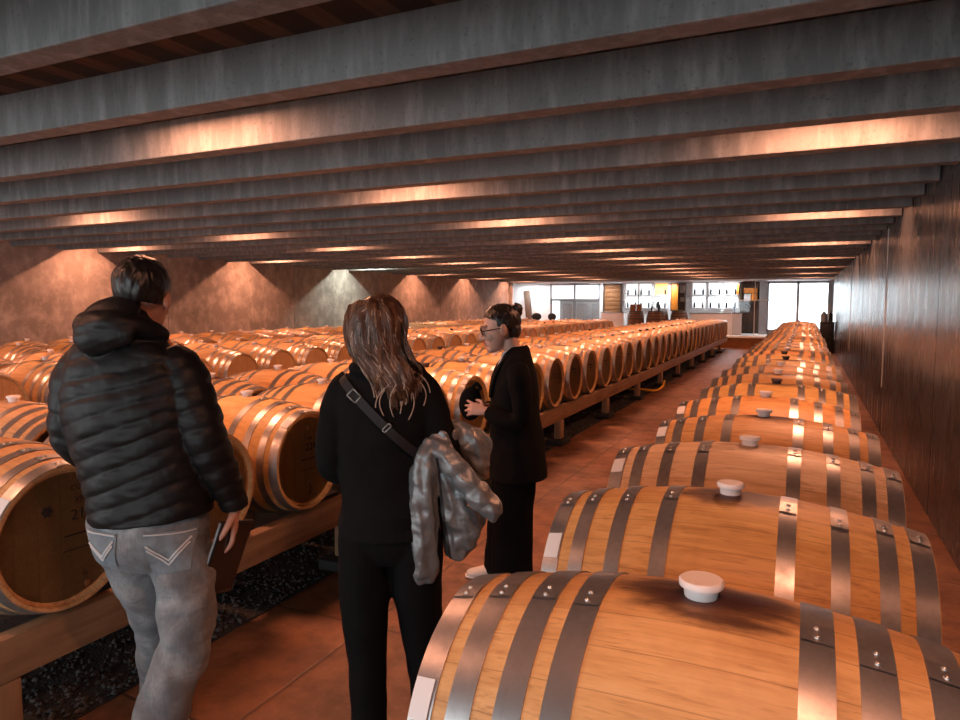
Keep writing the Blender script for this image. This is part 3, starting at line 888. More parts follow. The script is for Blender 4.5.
# dark bin by the right wall and what stands on it
t = empty('storage_bin', (.68, 26.75, 0)); tag(t, 'tall dark steel bin between the last barrels and the right wall', 'bin')
mesh_obj('bin_body', bbox(-.22, .22, -.4, .4, 0, 1.02, .02), M['dark_steel'], t)
mesh_obj('lid', bbox(-.235, .235, -.42, .42, 1.021, 1.06, .012), M['dark_steel'], t)
o = mesh_obj('canister', lathe([(0, .10), (.01, .11), (.26, .11), (.30, .07), (.32, .05), (.36, .05)], 24, 'Z'), M['grey_steel']); o.location = (.58, 26.7, 1.0605); tag(o, 'grey metal canister standing on the dark bin', 'canister')
o = mesh_obj('bottle', bottle_vf(.42, .07), M['bottle']); o.location = (.78, 26.65, 1.0605); tag(o, 'large dark bottle standing on the dark bin', 'bottle')
o = mesh_obj('bottle', bottle_vf(.55, .06), M['grey_steel']); o.location = (.75, 26.95, 1.0605); tag(o, 'tall grey bottle at the back of the dark bin', 'bottle')

# ceiling panels added to brighten the tasting room
for i, x in enumerate((-11.5, -8.2, -5.4, -2.8)):
    t = empty('added_fill_panel', (x, 29.9, 2.62)); tag(t, 'added flat white ceiling fill panel, %s from the left in the tasting room' % POS[i], 'ceiling light', 'added fill panels in the tasting room')
    mesh_obj('light_frame', bbox(-.5, .5, -.14, .14, -.03, 0, .006), M['white_metal'], t)
    mesh_obj('diffuser', box(-.46, .46, -.11, .11, -.036, -.031), M['lightbox'], t, False)
    ld = bpy.data.lights.new('panel', 'AREA'); ld.shape = 'RECTANGLE'; ld.size = .9; ld.size_y = .2; ld.energy = 46; ld.color = (.93, .97, 1.0)
    o = link(bpy.data.objects.new('panel', ld), t); o.location = (0, 0, -.045)

# ------------------------------------------------------------------ people
def frame(loc, mirror=False):
    return loc
def head_parts(c, yaw, pitch, s, roll=0.0):
    """a head facing +y before turning; yaw>0 turns it to the left"""
    Mh = Matrix.Translation(c) @ Euler((pitch, roll, yaw), 'XYZ').to_matrix().to_4x4() @ Matrix.Diagonal((s, s, s, 1))
    P = []
    B = lambda c, r, rx=0, rz=0: P.append(xf(ball(c, r, (Euler((rx, 0, rz)).to_matrix())), Mh))
    B((0, -.012, .035), (.074, .094, .090))
    B((0, .030, -.012), (.066, .066, .085))
    B((0, .040, -.055), (.056, .055, .060))
    B((0, .066, -.094), (.032, .030, .025))
    B((.03, .062, -.025), (.030, .030, .035)); B((-.03, .062, -.025), (.030, .030, .035))
    B((0, .082, .030), (.050, .018, .014))
    P.append(xf(loft([(0, .088, .022, .008), (0, .100, .0, .009), (0, .114, -.026, .0125), (0, .104, -.036, .011)], 12, .006), Mh))
    B((.012, .098, -.031), (.010, .011, .009)); B((-.012, .098, -.031), (.010, .011, .009))
    B((0, .091, -.057), (.022, .013, .0075)); B((0, .089, -.069), (.019, .013, .008))
    for sx in (-1, 1):
        P.append(xf(ball((sx*.078, -.008, -.004), (.009, .021, .033), Euler((.15, 0, sx*-.35)).to_matrix()), Mh))
    return P, Mh
def face_extras(par, Mh, lips=True):
    for sx in (-1, 1):
        e = mesh_obj('eye', xf(ball((sx*.031, .079, .004), (.0135, .0125, .0115), None, 14, 10), Mh), M['eye'], par)
        mesh_obj('iris', xf(ball((sx*.031, .0895, .003), (.0065, .0035, .0065), None, 12, 8), Mh), M['iris'], e)
        mesh_obj('eyebrow', xf(loft([(sx*.012, .098, .028, .003), (sx*.032, .098, .034, .004), (sx*.052, .084, .029, .002)], 8, .006), Mh), M['hair_black'], par)
    if lips:
        mesh_obj('lips', xf(join(ball((0, .0945, -.0575), (.020, .0115, .0055), None, 14, 8), ball((0, .0925, -.068), (.017, .0115, .006), None, 14, 8)), Mh), M['lips'], par)

def hand_parts(wrist, d, palm_n, s=1.0, curl=.5, thumb=1, spread=.05):
    """palm, four unequal bent fingers, thumb from the palm's side; d = direction of the fingers, palm_n = where the palm faces"""
    d = Vector(d).normalized(); nrm = Vector(palm_n); nrm = (nrm-d*nrm.dot(d)).normalized(); side = d.cross(nrm)*thumb
    w = Vector(wrist); P = []
    def L(pts): P.append(loft([(*p, r*s, r2*s) for p, r, r2 in pts], 12, .006, tuple(side)))
    L([(w-d*.03*s, .025, .02), (w, .027, .019), (w+d*.035*s, .036, .016), (w+d*.075*s, .041, .0145), (w+d*.092*s, .038, .012)])
    lens = [.072, .080, .074, .058]
    for i in range(4):
        off = side*(.030-.020*i)*s
        base = w+d*(.082-(.006 if i == 3 else 0))*s+off
        a = curl*(1+.12*i); p = base; ang = a*.25
        fd = (d+side*(spread*(1.5-i))).normalized()
        pts = [(base-fd*.02*s, .0085, .0085), (base, .0092, .0092)]
        for j, q in enumerate((.45, .32, .25)):
            dr = fd*cos(ang)+nrm*sin(ang)
            p = p+dr*lens[i]*q*s
            pts.append((p, .0086-.0009*j, .0086-.0009*j))
            ang += a*.75
        L(pts)
    b = w+d*.022*s+side*.026*s+nrm*.004*s
    t1 = b+(d*.55+side*.75+nrm*.35).normalized()*.036*s
    t2 = t1+(d*.85+side*.30+nrm*.45).normalized()*.032*s
    t3 = t2+(d*.9+nrm*.5).normalized()*.024*s
    L([(b-d*.01*s, .013, .013), (b, .0135, .0135), (t1, .0115, .0115), (t2, .0100, .0100), (t3, .0075, .0075)])
    return P

def thin(path, k, cut=None):
    out = []
    for p in path:
        q = list(p); q[3] *= k
        if len(q) == 5: q[4] *= k
        out.append(q)
    return out
def quilt(pitch, amp, tilt=0.0, ph=0.0):
    def f(s, th, p):
        q = (s+ph+tilt*abs(sin(th*.5+.4)))/pitch
        return amp*(abs(sin(pi*q))**.42-.6)
    return f

def shoe_vf(x, y, rz, s=1.0, h=.07):
    """a low shoe pointing +y before turning"""
    Mx = Matrix.Translation((x, y, 0)) @ Matrix.Rotation(rz, 4, 'Z')
    up = loft([(0, -.10, .05, .034, .046), (0, -.06, .052, .040, .05), (0, .02, .046, .043, .042), (0, .10, .036, .047, .030), (0, .155, .030, .042, .022), (0, .178, .027, .022, .012)], 20, .01, (1,0,0))
    an = loft([(0, -.055, .04, .042, .05), (0, -.06, .08, .040, .046), (0, -.06, .11, .038, .042)], 18, .01, (1,0,0))
    so = loft([(0, -.112, .012, .030, .010), (0, -.08, .012, .040, .0118), (0, .02, .012, .042, .0118), (0, .10, .012, .049, .0118), (0, .16, .012, .040, .0118), (0, .188, .012, .018, .010)], 20, .01, (1,0,0))
    D = Matrix.Diagonal((s, s, s, 1))
    up[0][:] = [Vector((p[0], p[1], max(p[2], .02))) for p in up[0]]
    return xf(join(up, an), Mx @ D), xf(so, Mx @ D)

# ---- the man in the black quilted jacket
man = empty('person', (-2.09, 1.65, 0), YAW)
tag(man, 'person in a black quilted hooded jacket and jeans, seen from behind, holding a tablet', 'person', 'visitors in the cellar')
tor = [(.042,.0,.940,.206,.146),(.038,.0,.985,.210,.148),(.028,.0,1.06,.208,.146),(.008,.0,1.18,.218,.148),(-.012,.0,1.32,.232,.150),(-.018,.0,1.43,.226,.135),(-.016,.0,1.50,.198,.115),(-.010,.01,1.56,.130,.095),(-.005,.015,1.61,.088,.085)]
rarm = [(.11,.0,1.485,.072),(.162,-.005,1.445,.078),(.203,-.015,1.34,.079),(.240,-.02,1.22,.074),(.270,.0,1.12,.066),(.292,.03,1.04,.057),(.308,.045,.985,.048)]
larm = [(-.14,.0,1.485,.072),(-.192,.0,1.435,.080),(-.215,.0,1.32,.078),(-.226,.005,1.23,.072),(-.208,.045,1.165,.066),(-.17,.15,1.15,.062),(-.11,.24,1.17,.055),(-.07,.28,1.18,.048)]
rleg = [(.095,.0,.90,.105,.118),(.125,-.02,.76,.104,.112),(.140,-.05,.60,.093,.098),(.136,-.06,.50,.088,.092),(.095,-.10,.37,.088,.090),(.060,-.14,.24,.086,.088),(.035,-.17,.10,.088,.092),(.03,-.175,.04,.088,.094)]
lleg = [(-.085,.0,.90,.105,.118),(-.060,.04,.74,.098,.104),(-.035,.09,.58,.086,.092),(-.034,.12,.46,.082,.088),(-.04,.14,.30,.080,.084),(-.045,.16,.12,.082,.088),(-.045,.165,.04,.083,.09)]
pel = [(.01,.0,1.0,.18,.125),(.01,-.005,.90,.198,.138),(.01,-.005,.82,.195,.13),(.01,-.003,.77,.14,.10)]
rleg = [(p[0]+.032,)+p[1:] for p in rleg]; lleg = [(p[0]+.026,)+p[1:] for p in lleg]; pel = [(p[0]+.03,)+p[1:] for p in pel]
hp, Mh = head_parts((.022, .035, 1.700), R(6), R(-10), 1.04)
neck = [(-.02,.01,1.50,.06),(-.01,.02,1.58,.062),(.01,.035,1.68,.058)]
hr = hand_parts((.314,.05,.962), (-.12,.10,-1), (-1,-.35,.05), 1.1, .45, thumb=-1)
hl = hand_parts((-.055,.295,1.185), (.7,.5,.15), (.2,.1,-1), 1.0, .7, thumb=1)
body = fuse('body', hp+[loft(neck), loft(thin(tor, .82), 28), loft(thin(rarm[1:]+[(.314,.05,.96,.030)], .62)), loft(thin(larm[1:]+[(-.05,.30,1.185,.04)], .62)), loft(thin(pel, .85)), loft(thin(rleg, .75)), loft(thin(lleg, .75))]+hr+hl, .0052, 3, M['skin'], man)
face_extras(man, Mh)
def man_disp(c, n):
    return .004*n3(c, 9)+.003*n3((c.x, c.y, c.z*2), 20)
qa = quilt(.062, .0125, .05)
jk = fuse('jacket', [loft(tor, 48, .006, mod=quilt(.062, .009, .10), sq=.92), loft(rarm, 32, .006, mod=quilt(.068, .008)), loft(larm, 32, .006, (1,0,0), mod=quilt(.068, .008)),
   loft([(.308,.045,.985,.050),(.313,.05,.965,.048),(.315,.052,.953,.045)], 24),
   # stand-up collar and hood lying on the back
   loft([(-.03,.0,1.53,.115,.10),(-.03,.005,1.59,.100,.09),(-.032,.012,1.645,.088,.085),(-.032,.015,1.655,.080,.078)], 32),
   loft([(.105,.0,1.570,.026,.03),(.070,-.07,1.600,.036,.042),(.0,-.11,1.615,.044,.055),(-.070,-.10,1.612,.046,.052),(-.122,-.045,1.608,.044,.048),(-.125,.03,1.60,.036,.042),(-.09,.09,1.60,.03,.03)], 24, .01, (0,0,1)),
   loft([(-.01,-.115,1.535,.080,.022),(-.02,-.125,1.560,.100,.036),(-.03,-.118,1.595,.106,.046),(-.025,-.100,1.622,.09,.030)], 28), loft([(-.035,-.105,1.615,.090,.028),(-.025,-.085,1.642,.092,.040),(-.01,-.055,1.668,.072,.038),(.0,-.02,1.685,.05,.03)], 28)],
   .005, 2, M['puffer_black'], man, man_disp)
# piping and zip on the back yoke, right shoulder flash
bv = BVHTree.FromPolygons([v.co for v in jk.data.vertices], [tuple(p.vertices) for p in jk.data.polygons])
def ribbon(bvh, pts, w, off, cast=(0,1,0), th=.002):
    """strip lying on a surface along (u,z) points"""
    C = Vector(cast); P = []
    for i in range(len(pts)-1):
        a, b = Vector(pts[i]), Vector(pts[i+1])
        for j in range(8): P.append(a.lerp(b, j/8))
    P.append(Vector(pts[-1])); Q = []
    for p in P:
        h = bvh.ray_cast(p-C*1.0, C)
        if h[0] is not None: Q.append((h[0]-C*off, h[1]))
    if len(Q) < 3: return [], []
    V, F = [], []
    for i, (q, nn) in enumerate(Q):
        T = (Q[min(i+1, len(Q)-1)][0]-Q[max(i-1, 0)][0]).normalized()
        sd = T.cross(C).normalized()
        for s_, o_ in ((-1, 0), (1, 0), (1, 1), (-1, 1)): V.append(q+sd*s_*w/2-C*(o_*th))
    for i in range(len(Q)-1):
        for j in range(4): F.append((i*4+j, i*4+(j+1) % 4, (i+1)*4+(j+1) % 4, (i+1)*4+j))
    F.append((0,1,2,3)); F.append(tuple((len(Q)-1)*4+j for j in (3,2,1,0)))
    return V, F
fl = mesh_obj('shoulder_trim', ribbon(bv, [(.085,.005,2.0),(.12,.005,2.0),(.15,.0,2.0),(.175,-.005,2.0)], .016, .002, (0,0,-1)), M['orange_ply'], man); fl['label'] = 'thin orange flash on the right shoulder of the jacket'
jn = fuse('jeans', [loft(pel, 36), loft([(.117,.0,.99,.096,.112)]+rleg, 28, mod=lambda s, th, p: .004*sin(s*38+2*th)), loft([(-.052,.0,.99,.096,.112)]+lleg, 28, mod=lambda s, th, p: .004*sin(s*34+2*th))], .006, 6, M['denim'], man, lambda c, n: .008*n3((c.x*1.0, c.y, c.z*2.2), 7)+.004*n3(c, 24))
bj = BVHTree.FromPolygons([v.co for v in jn.data.vertices], [tuple(p.vertices) for p in jn.data.polygons])
def patch(bvh, quad, off, nu=10):
    """cloth patch wrapped on a surface, quad of (u,z) corners"""
    V, F = [], []
    a, b, c, d = [Vector((q[0], 0, q[1])) for q in quad]
    for i in range(nu+1):
        for j in range(nu+1):
            p = a.lerp(b, i/nu).lerp(d.lerp(c, i/nu), j/nu)
            h = bvh.ray_cast(p-Vector((0,1,0)), Vector((0,1,0)))
            q = h[0] if h[0] is not None else p
            V.append(q-Vector((0, off, 0)))
    for i in range(nu):
        for j in range(nu):
            k = i*(nu+1)+j; F.append((k, k+1, k+nu+2, k+nu+1))
    n = len(V); V2 = [v+Vector((0, off+.001, 0)) for v in V]
    F += [tuple(x+n for x in f[::-1]) for f in F]
    return V+V2, F
for (x0, x1, z0, z1, nm) in ((.075, .225, .77, .925, 'right'), (-.135, -.015, .78, .925, 'left')):
    pk = mesh_obj('back_pocket', patch(bj, [(x0, z1), (x1, z1-.005), (x1-.01, z0+.02), (x0+.015, z0+.01)], .004), M['denim_dark'], man)
    st = [ribbon(bj, [(x0+.01,0,z1-.045),((x0+x1)/2,0,z0+.055),(x1-.012,0,z1-.03)], .006, .0065), ribbon(bj, [(x0+.012,0,z1-.06),((x0+x1)/2,0,z0+.04),(x1-.014,0,z1-.045)], .006, .0065), ribbon(bj, [(x0+.004,0,z1-.008),(x1-.004,0,z1-.012)], .005, .0065)]
    st = [q for q in st if q[0]]
    if st: mesh_obj('pocket_stitching', join(*st), M['stitch'], pk)
for (x, y, rz) in ((.060, -.135, R(8)), (-.024, .205, R(10))):
    up, so = shoe_vf(x, y, rz, 1.12)
    s_ = mesh_obj('shoe', up, M['black_plastic'], man, True, 0); mesh_obj('sole', so, M['rubber'], s_)
# hair cap
def hair_cap(name, Mh, mat, par, r=(.083,.104,.100), c=(0,-.016,.040), cut=None, disp=.004, extra=[], vox=.0045):
    cap = xf(ball(c, r, None, 40, 26), Mh)
    inv = Mh.inverted()
    o = fuse(name, [cap]+extra, vox, 1, mat, par, lambda p, n: disp*n3((p.x*3, p.y*3, p.z), 26))
    if cut:
        bm = bmesh.new(); bm.from_mesh(o.data)
        kill = [f for f in bm.faces if cut(inv @ f.calc_center_median())]
        bmesh.ops.delete(bm, geom=kill, context='FACES'); bm.to_mesh(o.data); bm.free()
        so = o.modifiers.new('t', 'SOLIDIFY'); so.thickness = .006; so.offset = -1
    return o
hair_cap('hair', Mh, M['hair_black'], man, r=(.087,.106,.100), cut=lambda p: p.z < -.028+.30*max(0, p.y+.03) and True or (p.y > .045 and p.z < .075) or (p.z < .02 and p.y > -.01 and abs(p.x) > .05), disp=.005)

# tablet in his right hand
tb = empty('tablet', (0,0,0), 0)
Ml = Vector((-.080,-.045,-.26)).normalized(); Mw = Vector((.33,.94,-.1)); Mw = (Mw-Ml*Mw.dot(Ml)).normalized(); Mn = Ml.cross(Mw)
Mt = Matrix((( Mw.x, Ml.x, Mn.x, .2790), (Mw.y, Ml.y, Mn.y, .040), (Mw.z, Ml.z, Mn.z, .775), (0,0,0,1)))
Wm = Matrix.Translation((-2.09, 1.65, 0)) @ Matrix.Rotation(YAW, 4, 'Z')
tb.matrix_world = Wm @ Mt
tag(tb, 'black tablet with a pale edge held in the right hand of the person in jeans', 'tablet')
mesh_obj('tablet_case', bbox(-.095, .095, -.135, .135, -.007, .007, .005), M['black_plastic'], tb)
e = mesh_obj('edge_band', bbox(-.0975, -.0945, -.130, .130, -.004, .004, .001), M['grey_edge'], tb); e['label'] = 'pale grey long edge'
mesh_obj('screen', box(-.085, .085, -.12, .12, .0071, .0076), M['black_frame'], tb, False)

# ---- the long-haired woman
w1 = empty('person', (-1.26, 1.88, 0), YAW)
tag(w1, 'person with long brown hair in black, a grey jacket over the arm', 'person', 'visitors in the cellar')
tor = [(.045,.0,.93,.168,.130),(.042,.0,1.0,.162,.125),(.025,.0,1.10,.140,.108),(.022,.0,1.20,.146,.110),(.028,.0,1.31,.162,.116),(.030,.0,1.40,.166,.104),(.028,.0,1.455,.136,.088),(.018,.008,1.50,.080,.068),(.008,.012,1.535,.055,.056)]
larm = [(-.070,.0,1.425,.052),(-.105,-.005,1.385,.055),(-.132,-.01,1.28,.052),(-.148,-.005,1.19,.047),(-.136,.035,1.13,.045),(-.095,.105,1.10,.043),(-.045,.160,1.115,.037)]
rarm = [(.130,.0,1.425,.052),(.168,-.005,1.385,.055),(.204,-.01,1.28,.053),(.232,-.005,1.17,.052),(.228,.04,1.11,.048),(.205,.14,1.12,.043),(.175,.22,1.15,.036)]
pel = [(.045,.0,1.04,.148,.115),(.048,.0,.96,.160,.124),(.048,.0,.89,.156,.116),(.048,.0,.845,.11,.09)]
lleg = [(-.035,.0,.88,.090,.112),(-.040,.0,.74,.086,.100),(-.040,.0,.62,.076,.088),(-.035,.0,.48,.066,.074),(-.032,-.005,.33,.060,.066),(-.030,-.005,.15,.062,.070),(-.030,-.005,.05,.064,.074)]
rleg = [(.130,.0,.88,.090,.112),(.132,.01,.74,.084,.100),(.142,.02,.62,.073,.086),(.155,.03,.48,.064,.072),(.165,.04,.33,.058,.064),(.172,.045,.15,.060,.068),(.174,.045,.05,.062,.072)]
hp, Mh = head_parts((.022, .035, 1.585), R(8), R(-16), .93, R(-4))
neck = [(.012,.012,1.45,.046),(.008,.015,1.51,.046),(.004,.028,1.56,.045)]
body = fuse('body', hp+[loft(neck), loft(thin(tor, .85), 28), loft(thin(larm, .72)), loft(thin(rarm, .72)), loft(thin(pel, .85)), loft(thin(lleg, .75)), loft(thin(rleg, .75))]
   +hand_parts((-.035,.172,1.118), (.8,.45,.1), (.2,-.3,-.9), .88, .6, 1)+hand_parts((.168,.235,1.155), (-.75,.5,.1), (-.2,-.3,-.9), .88, .6, -1), .005, 3, M['skin_pale'], w1)
face_extras(w1, Mh)
ct = fuse('coat', [loft(tor, 40, .01), loft(larm, 24), loft(rarm, 24), loft([(.008,-.012,1.475,.080,.075),(.008,-.01,1.51,.072,.068),(.006,-.004,1.545,.064,.062)], 28),
   loft([(.085,-.03,1.475,.02),(.03,-.085,1.47,.028),(-.04,-.07,1.475,.024),(-.06,-.02,1.48,.018)], 16, .01, (0,0,1))], .0055, 4, M['coat_black'], w1,
   lambda c, n: .006*n3((c.x, c.y, c.z*1.6), 8)+.003*n3(c, 20))
tr = fuse('trousers', [loft(pel, 32), loft([(-.03,.0,.94,.086,.108)]+lleg, 26), loft([(.128,.0,.94,.086,.108)]+rleg, 26)], .0055, 3, M['pants_black'], w1, lambda c, n: .005*n3((c.x, c.y, c.z*1.5), 9))
for (x, y, rz) in ((-.03, .045, R(6)), (.176, .095, R(-6))):
    up, so = shoe_vf(x, y, rz, .95)
    s_ = mesh_obj('shoe', up, M['black_plastic'], w1, True, 0); mesh_obj('sole', so, M['rubber'], s_)
# long hair: a full cap plus a fall swept over the right shoulder blade, with free strands
hb = [xf(ball((0, -.012, .030), (.093, .112, .106), None, 40, 26), Mh),
      loft([(.004,-.01,1.66,.086,.10),(.008,-.03,1.61,.098,.096),(.016,-.045,1.555,.094,.080),(.045,-.060,1.50,.080,.060),(.082,-.088,1.455,.060,.032),(.098,-.104,1.42,.038,.014),(.104,-.108,1.405,.015,.006)], 40, .006,
           mod=lambda s, th, p: .004*sin(th*13+s*22)+.002*sin(th*29-s*16))]
inv = Mh.inverted()
ho = fuse('hair', hb, .0045, 1, M['hair_brown'], w1, lambda p, n: .004*n3((p.x*5, p.y*5, p.z), 16))
bm = bmesh.new(); bm.from_mesh(ho.data)
kill = [f for f in bm.faces if (lambda p: p.y > .055 and p.z < .055 and abs(p.x) < .075)(inv @ f.calc_center_median())]
bmesh.ops.delete(bm, geom=kill, context='FACES'); bm.to_mesh(ho.data); bm.free()
rs = random.Random(5)
ls, lp = [], []
bct = BVHTree.FromPolygons([v.co for v in ct.data.vertices], [tuple(p.vertices) for p in ct.data.polygons])
bha = BVHTree.FromPolygons([v.co for v in ho.data.vertices], [tuple(p.vertices) for p in ho.data.polygons])
def on_back(u, z, off):
    """where a strand lies on the hair or coat seen from behind"""
    o = Vector((u, -1.0, z)); best = None
    for b in (bct, bha):
        h = b.ray_cast(o, Vector((0, 1, 0)))
        if h[0] is not None and (best is None or h[0].y < best): best = h[0].y
    return Vector((u, (best if best is not None else -.11)-off, z))
for i in range(340):
    a = rs.uniform(-1, 1)
    x0 = .022+a*.012; z0 = 1.698-.012*abs(a)-rs.random()*.012
    x1 = .100+a*.052+rs.uniform(-.012, .012); z1 = rs.uniform(1.36, 1.45)+.03*a
    if a < -.55: x1 -= .03; z1 += .05
    pts = []
    for j in range(13):
        t_ = j/12
        w_ = max(0, min(1, (t_-.38)/.62)); w_ = w_*w_*(3-2*w_)
        u = (x0+a*.078*min(1, sqrt(t_*3.0)))*(1-w_)+x1*w_+.003*sin(t_*7+i)
        z = z0*(1-t_)+z1*t_
        p = on_back(u, z, .0015+.003*rs.random())
        pts.append((p.x, p.y, p.z, .0021*(1-.6*t_), .0015*(1-.6*t_)))
    (lp if rs.random() < .11 else ls).append(loft(pts, 6, .02))
mesh_obj('hair_strands', join(*ls), M['hair_brown'], w1, True, 0)
x_ = mesh_obj('hair_strands', join(*lp), M['hair_pale'], w1, True, 0); x_['label'] = 'pale strands of hair'
wisps = []
for (u0, z0, u1, z1, b) in ((.07,1.44,.045,1.335,.02),(.09,1.44,.075,1.33,.015),(.105,1.44,.12,1.32,-.02),(.125,1.46,.165,1.36,-.02),(.06,1.43,.02,1.36,.01),(.11,1.43,.095,1.34,.0),(.135,1.47,.185,1.40,-.01)):
    pts = []
    for j in range(8):
        t_ = j/7; u = u0+(u1-u0)*t_-b*sin(pi*t_)*1.2; z = z0+(z1-z0)*t_
        p = on_back(u, z, .004); pts.append((p.x, p.y, p.z, .0036*(1-.75*t_), .0015))
    wisps.append(loft(pts, 6, .01))
x_ = mesh_obj('hair_wisps', join(*wisps), M['hair_pale'], w1, True, 0); x_['label'] = 'pale hair ends falling over the back of the coat'

# cross-body strap, going round the torso
core = BVHTree.FromPolygons(*[[tuple(p) for p in q] for q in loft(thin(tor, 1.03), 40, .01)])
A = Vector((-.05, 0, 1.400)); B = Vector((.145, 0, 1.205)); ax = (B-A).normalized(); cc = (A+B)/2
sv, sf = [], []
NS = 64; wd = Vector((0,1,0)).cross(ax).normalized()
ring = []
for i in range(NS):
    a = 2*pi*i/NS
    dr = ax*cos(a)+Vector((0,1,0))*sin(a)
    r_ = []
    for q in (-.014, .014):
        best = 0.0
        for bb in (core, bct):
            h = bb.ray_cast(cc+wd*q+dr*(.19 if bb is bct else .6), -dr)
            if h[0] is not None: best = max(best, (h[0]-cc-wd*q).dot(dr))
        r_.append((cc+wd*q, dr, max(best, .05)))
    ring.append(r_)
for i in range(NS):
    for q in (0, 1):
        rad = (ring[i][q][2]*2+ring[i-1][q][2]+ring[(i+1) % NS][q][2])/4
        rad = max(rad, ring[i][q][2])
        for o_ in (.001, .0045): sv.append(ring[i][q][0]+ring[i][q][1]*(rad+o_))
for i in range(NS):
    a, b = i*4, ((i+1) % NS)*4
    for p, q in ((0, 2), (2, 3), (3, 1), (1, 0)): sf.append((a+p, a+q, b+q, b+p))
bag = empty('crossbody_bag', w1.location, YAW)
tag(bag, 'black bag strap with a metal buckle across the back of the long-haired person', 'bag')
mesh_obj('strap', (sv, sf), M['strap'], bag, True, 40)
def buckle(u, z, w, h, name):
    h0 = bct.ray_cast(Vector((u, -1, z)), Vector((0, 1, 0)))
    p = h0[0]+Vector((0, -.009, 0)); t_ = .0022
    Mb = Matrix.Translation(p) @ Matrix.Rotation(R(45), 4, 'Y')
    parts = [bbox(-w, w, -.003, .003, h-t_, h+t_, .001), bbox(-w, w, -.003, .003, -h-t_, -h+t_, .001), bbox(-w-t_, -w+t_, -.003, .003, -h, h, .001), bbox(w-t_, w+t_, -.003, .003, -h, h, .001)]
    mesh_obj(name, xf(join(*parts), Mb), M['brass'], bag)
buckle(-.048, 1.396, .017, .014, 'buckle'); buckle(.055, 1.298, .006, .015, 'slider')

# grey quilted jacket hanging over her right arm
def crease(s, th, p): return .0030*abs(sin(s*42+.9*sin(th*2)))+.0035*sin(th*6+s*9)
gj = fuse('jacket', [
   loft([(.190,-.045,1.245,.020,.035),(.170,-.062,1.18,.038,.045),(.160,-.066,1.09,.042,.048),(.156,-.066,.99,.048,.050),(.154,-.064,.91,.054,.050),(.155,-.062,.83,.054,.045),(.157,-.060,.79,.036,.03)], 28, .008, mod=crease),
   loft([(.205,-.03,1.225,.026,.045),(.235,-.02,1.13,.042,.055),(.262,-.01,1.03,.060,.060),(.285,.0,.96,.070,.060),(.272,.0,.895,.052,.05),(.252,.0,.845,.025,.03)], 28, .008, mod=crease),
   loft([(.195,-.06,1.245,.030),(.262,-.078,1.17,.036),(.325,-.082,1.09,.039),(.375,-.078,1.03,.038),(.402,-.075,1.005,.026)], 24, .008, (0,1,0), mod=lambda s, th, p: .006*abs(sin(s*50))-.003),
   loft([(.235,.02,1.255,.040),(.290,.045,1.235,.056),(.330,.05,1.185,.056),(.342,.05,1.135,.040),(.335,.05,1.11,.02)], 24, .008, (0,1,0), mod=lambda s, th, p: .006*sin(s*60+th)),
   loft([(.185,.02,1.225,.03),(.215,-.035,1.245,.04),(.25,.02,1.25,.04)], 20, .008, (0,0,1)),
   ], .0045, 2, M['puffer_grey'], None, lambda c, n: max(-.007, .013*(.42-abs(n3((c.x*1.7+c.z*.35, c.y*1.7, c.z*.42), 12))*2.0))+max(-.004, .006*(.5-abs(n3((c.x*.8, c.y*.8, c.z*1.6+c.x*.6), 17))*1.8)), 5)
gj.name = 'quilted_jacket'; gj.location = w1.location; gj.rotation_euler = (0, 0, YAW)
gr = gj; root = empty('puffer_jacket', w1.location, YAW)
tag(root, 'shiny grey quilted jacket hanging over the right arm of the long-haired person', 'jacket')
gj.parent = root; gj.location = (0,0,0); gj.rotation_euler = (0,0,0); gj.name = 'jacket_shell'
bg = BVHTree.FromPolygons([v.co for v in gj.data.vertices], [tuple(p.vertices) for p in gj.data.polygons])
z_ = ribbon(bg, [(.208,0,1.20),(.218,0,1.08),(.232,0,.95),(.248,0,.85)], .008, .001)
if z_[0]: mesh_obj('zip', z_, M['dark_steel'], root)

# ---- the woman with glasses
w2 = empty('person', (-1.59, 3.74, 0), YAW)
tag(w2, 'person with glasses, dark hair in a bun and a black blazer, facing left', 'person', 'visitors in the cellar')
tor = [(.080,.0,.66,.175,.215),(.076,.0,.78,.168,.208),(.068,.0,.92,.155,.192),(.060,.0,1.05,.146,.180),(.058,.0,1.17,.140,.186),(.062,.0,1.27,.122,.188),(.070,.0,1.345,.100,.165),(.075,.0,1.40,.075,.105),(.072,.0,1.435,.056,.068)]
narm = [(.065,-.150,1.31,.062),(.072,-.200,1.26,.066),(.085,-.232,1.15,.060),(.085,-.238,1.06,.056),(.05,-.228,1.02,.054),(-.03,-.190,1.035,.048),(-.105,-.145,1.065,.040)]
farm = [(.065,.150,1.31,.062),(.070,.200,1.26,.066),(.080,.230,1.15,.060),(.075,.235,1.06,.056),(.04,.215,1.02,.054),(-.04,.150,1.035,.048),(-.105,.080,1.06,.040)]
pel = [(.065,.0,.98,.13,.16),(.065,.0,.86,.145,.175),(.06,.0,.76,.14,.17),(.055,.0,.70,.10,.12)]
nleg = [(.062,-.085,.82,.130,.095),(.055,-.090,.62,.122,.090),(.045,-.092,.40,.118,.085),(.040,-.092,.18,.122,.086),(.038,-.092,.035,.126,.088)]
fleg = [(.060,.085,.82,.130,.095),(.040,.090,.62,.118,.090),(.015,.092,.40,.112,.085),(.0,.092,.18,.116,.086),(-.01,.092,.035,.120,.088)]
hp, Mh = head_parts((-.028, .0, 1.535), R(90+4), R(-12), 1.09)
neck = [(.055,.0,1.33,.055),(.045,.0,1.40,.052),(.02,.0,1.48,.050)]
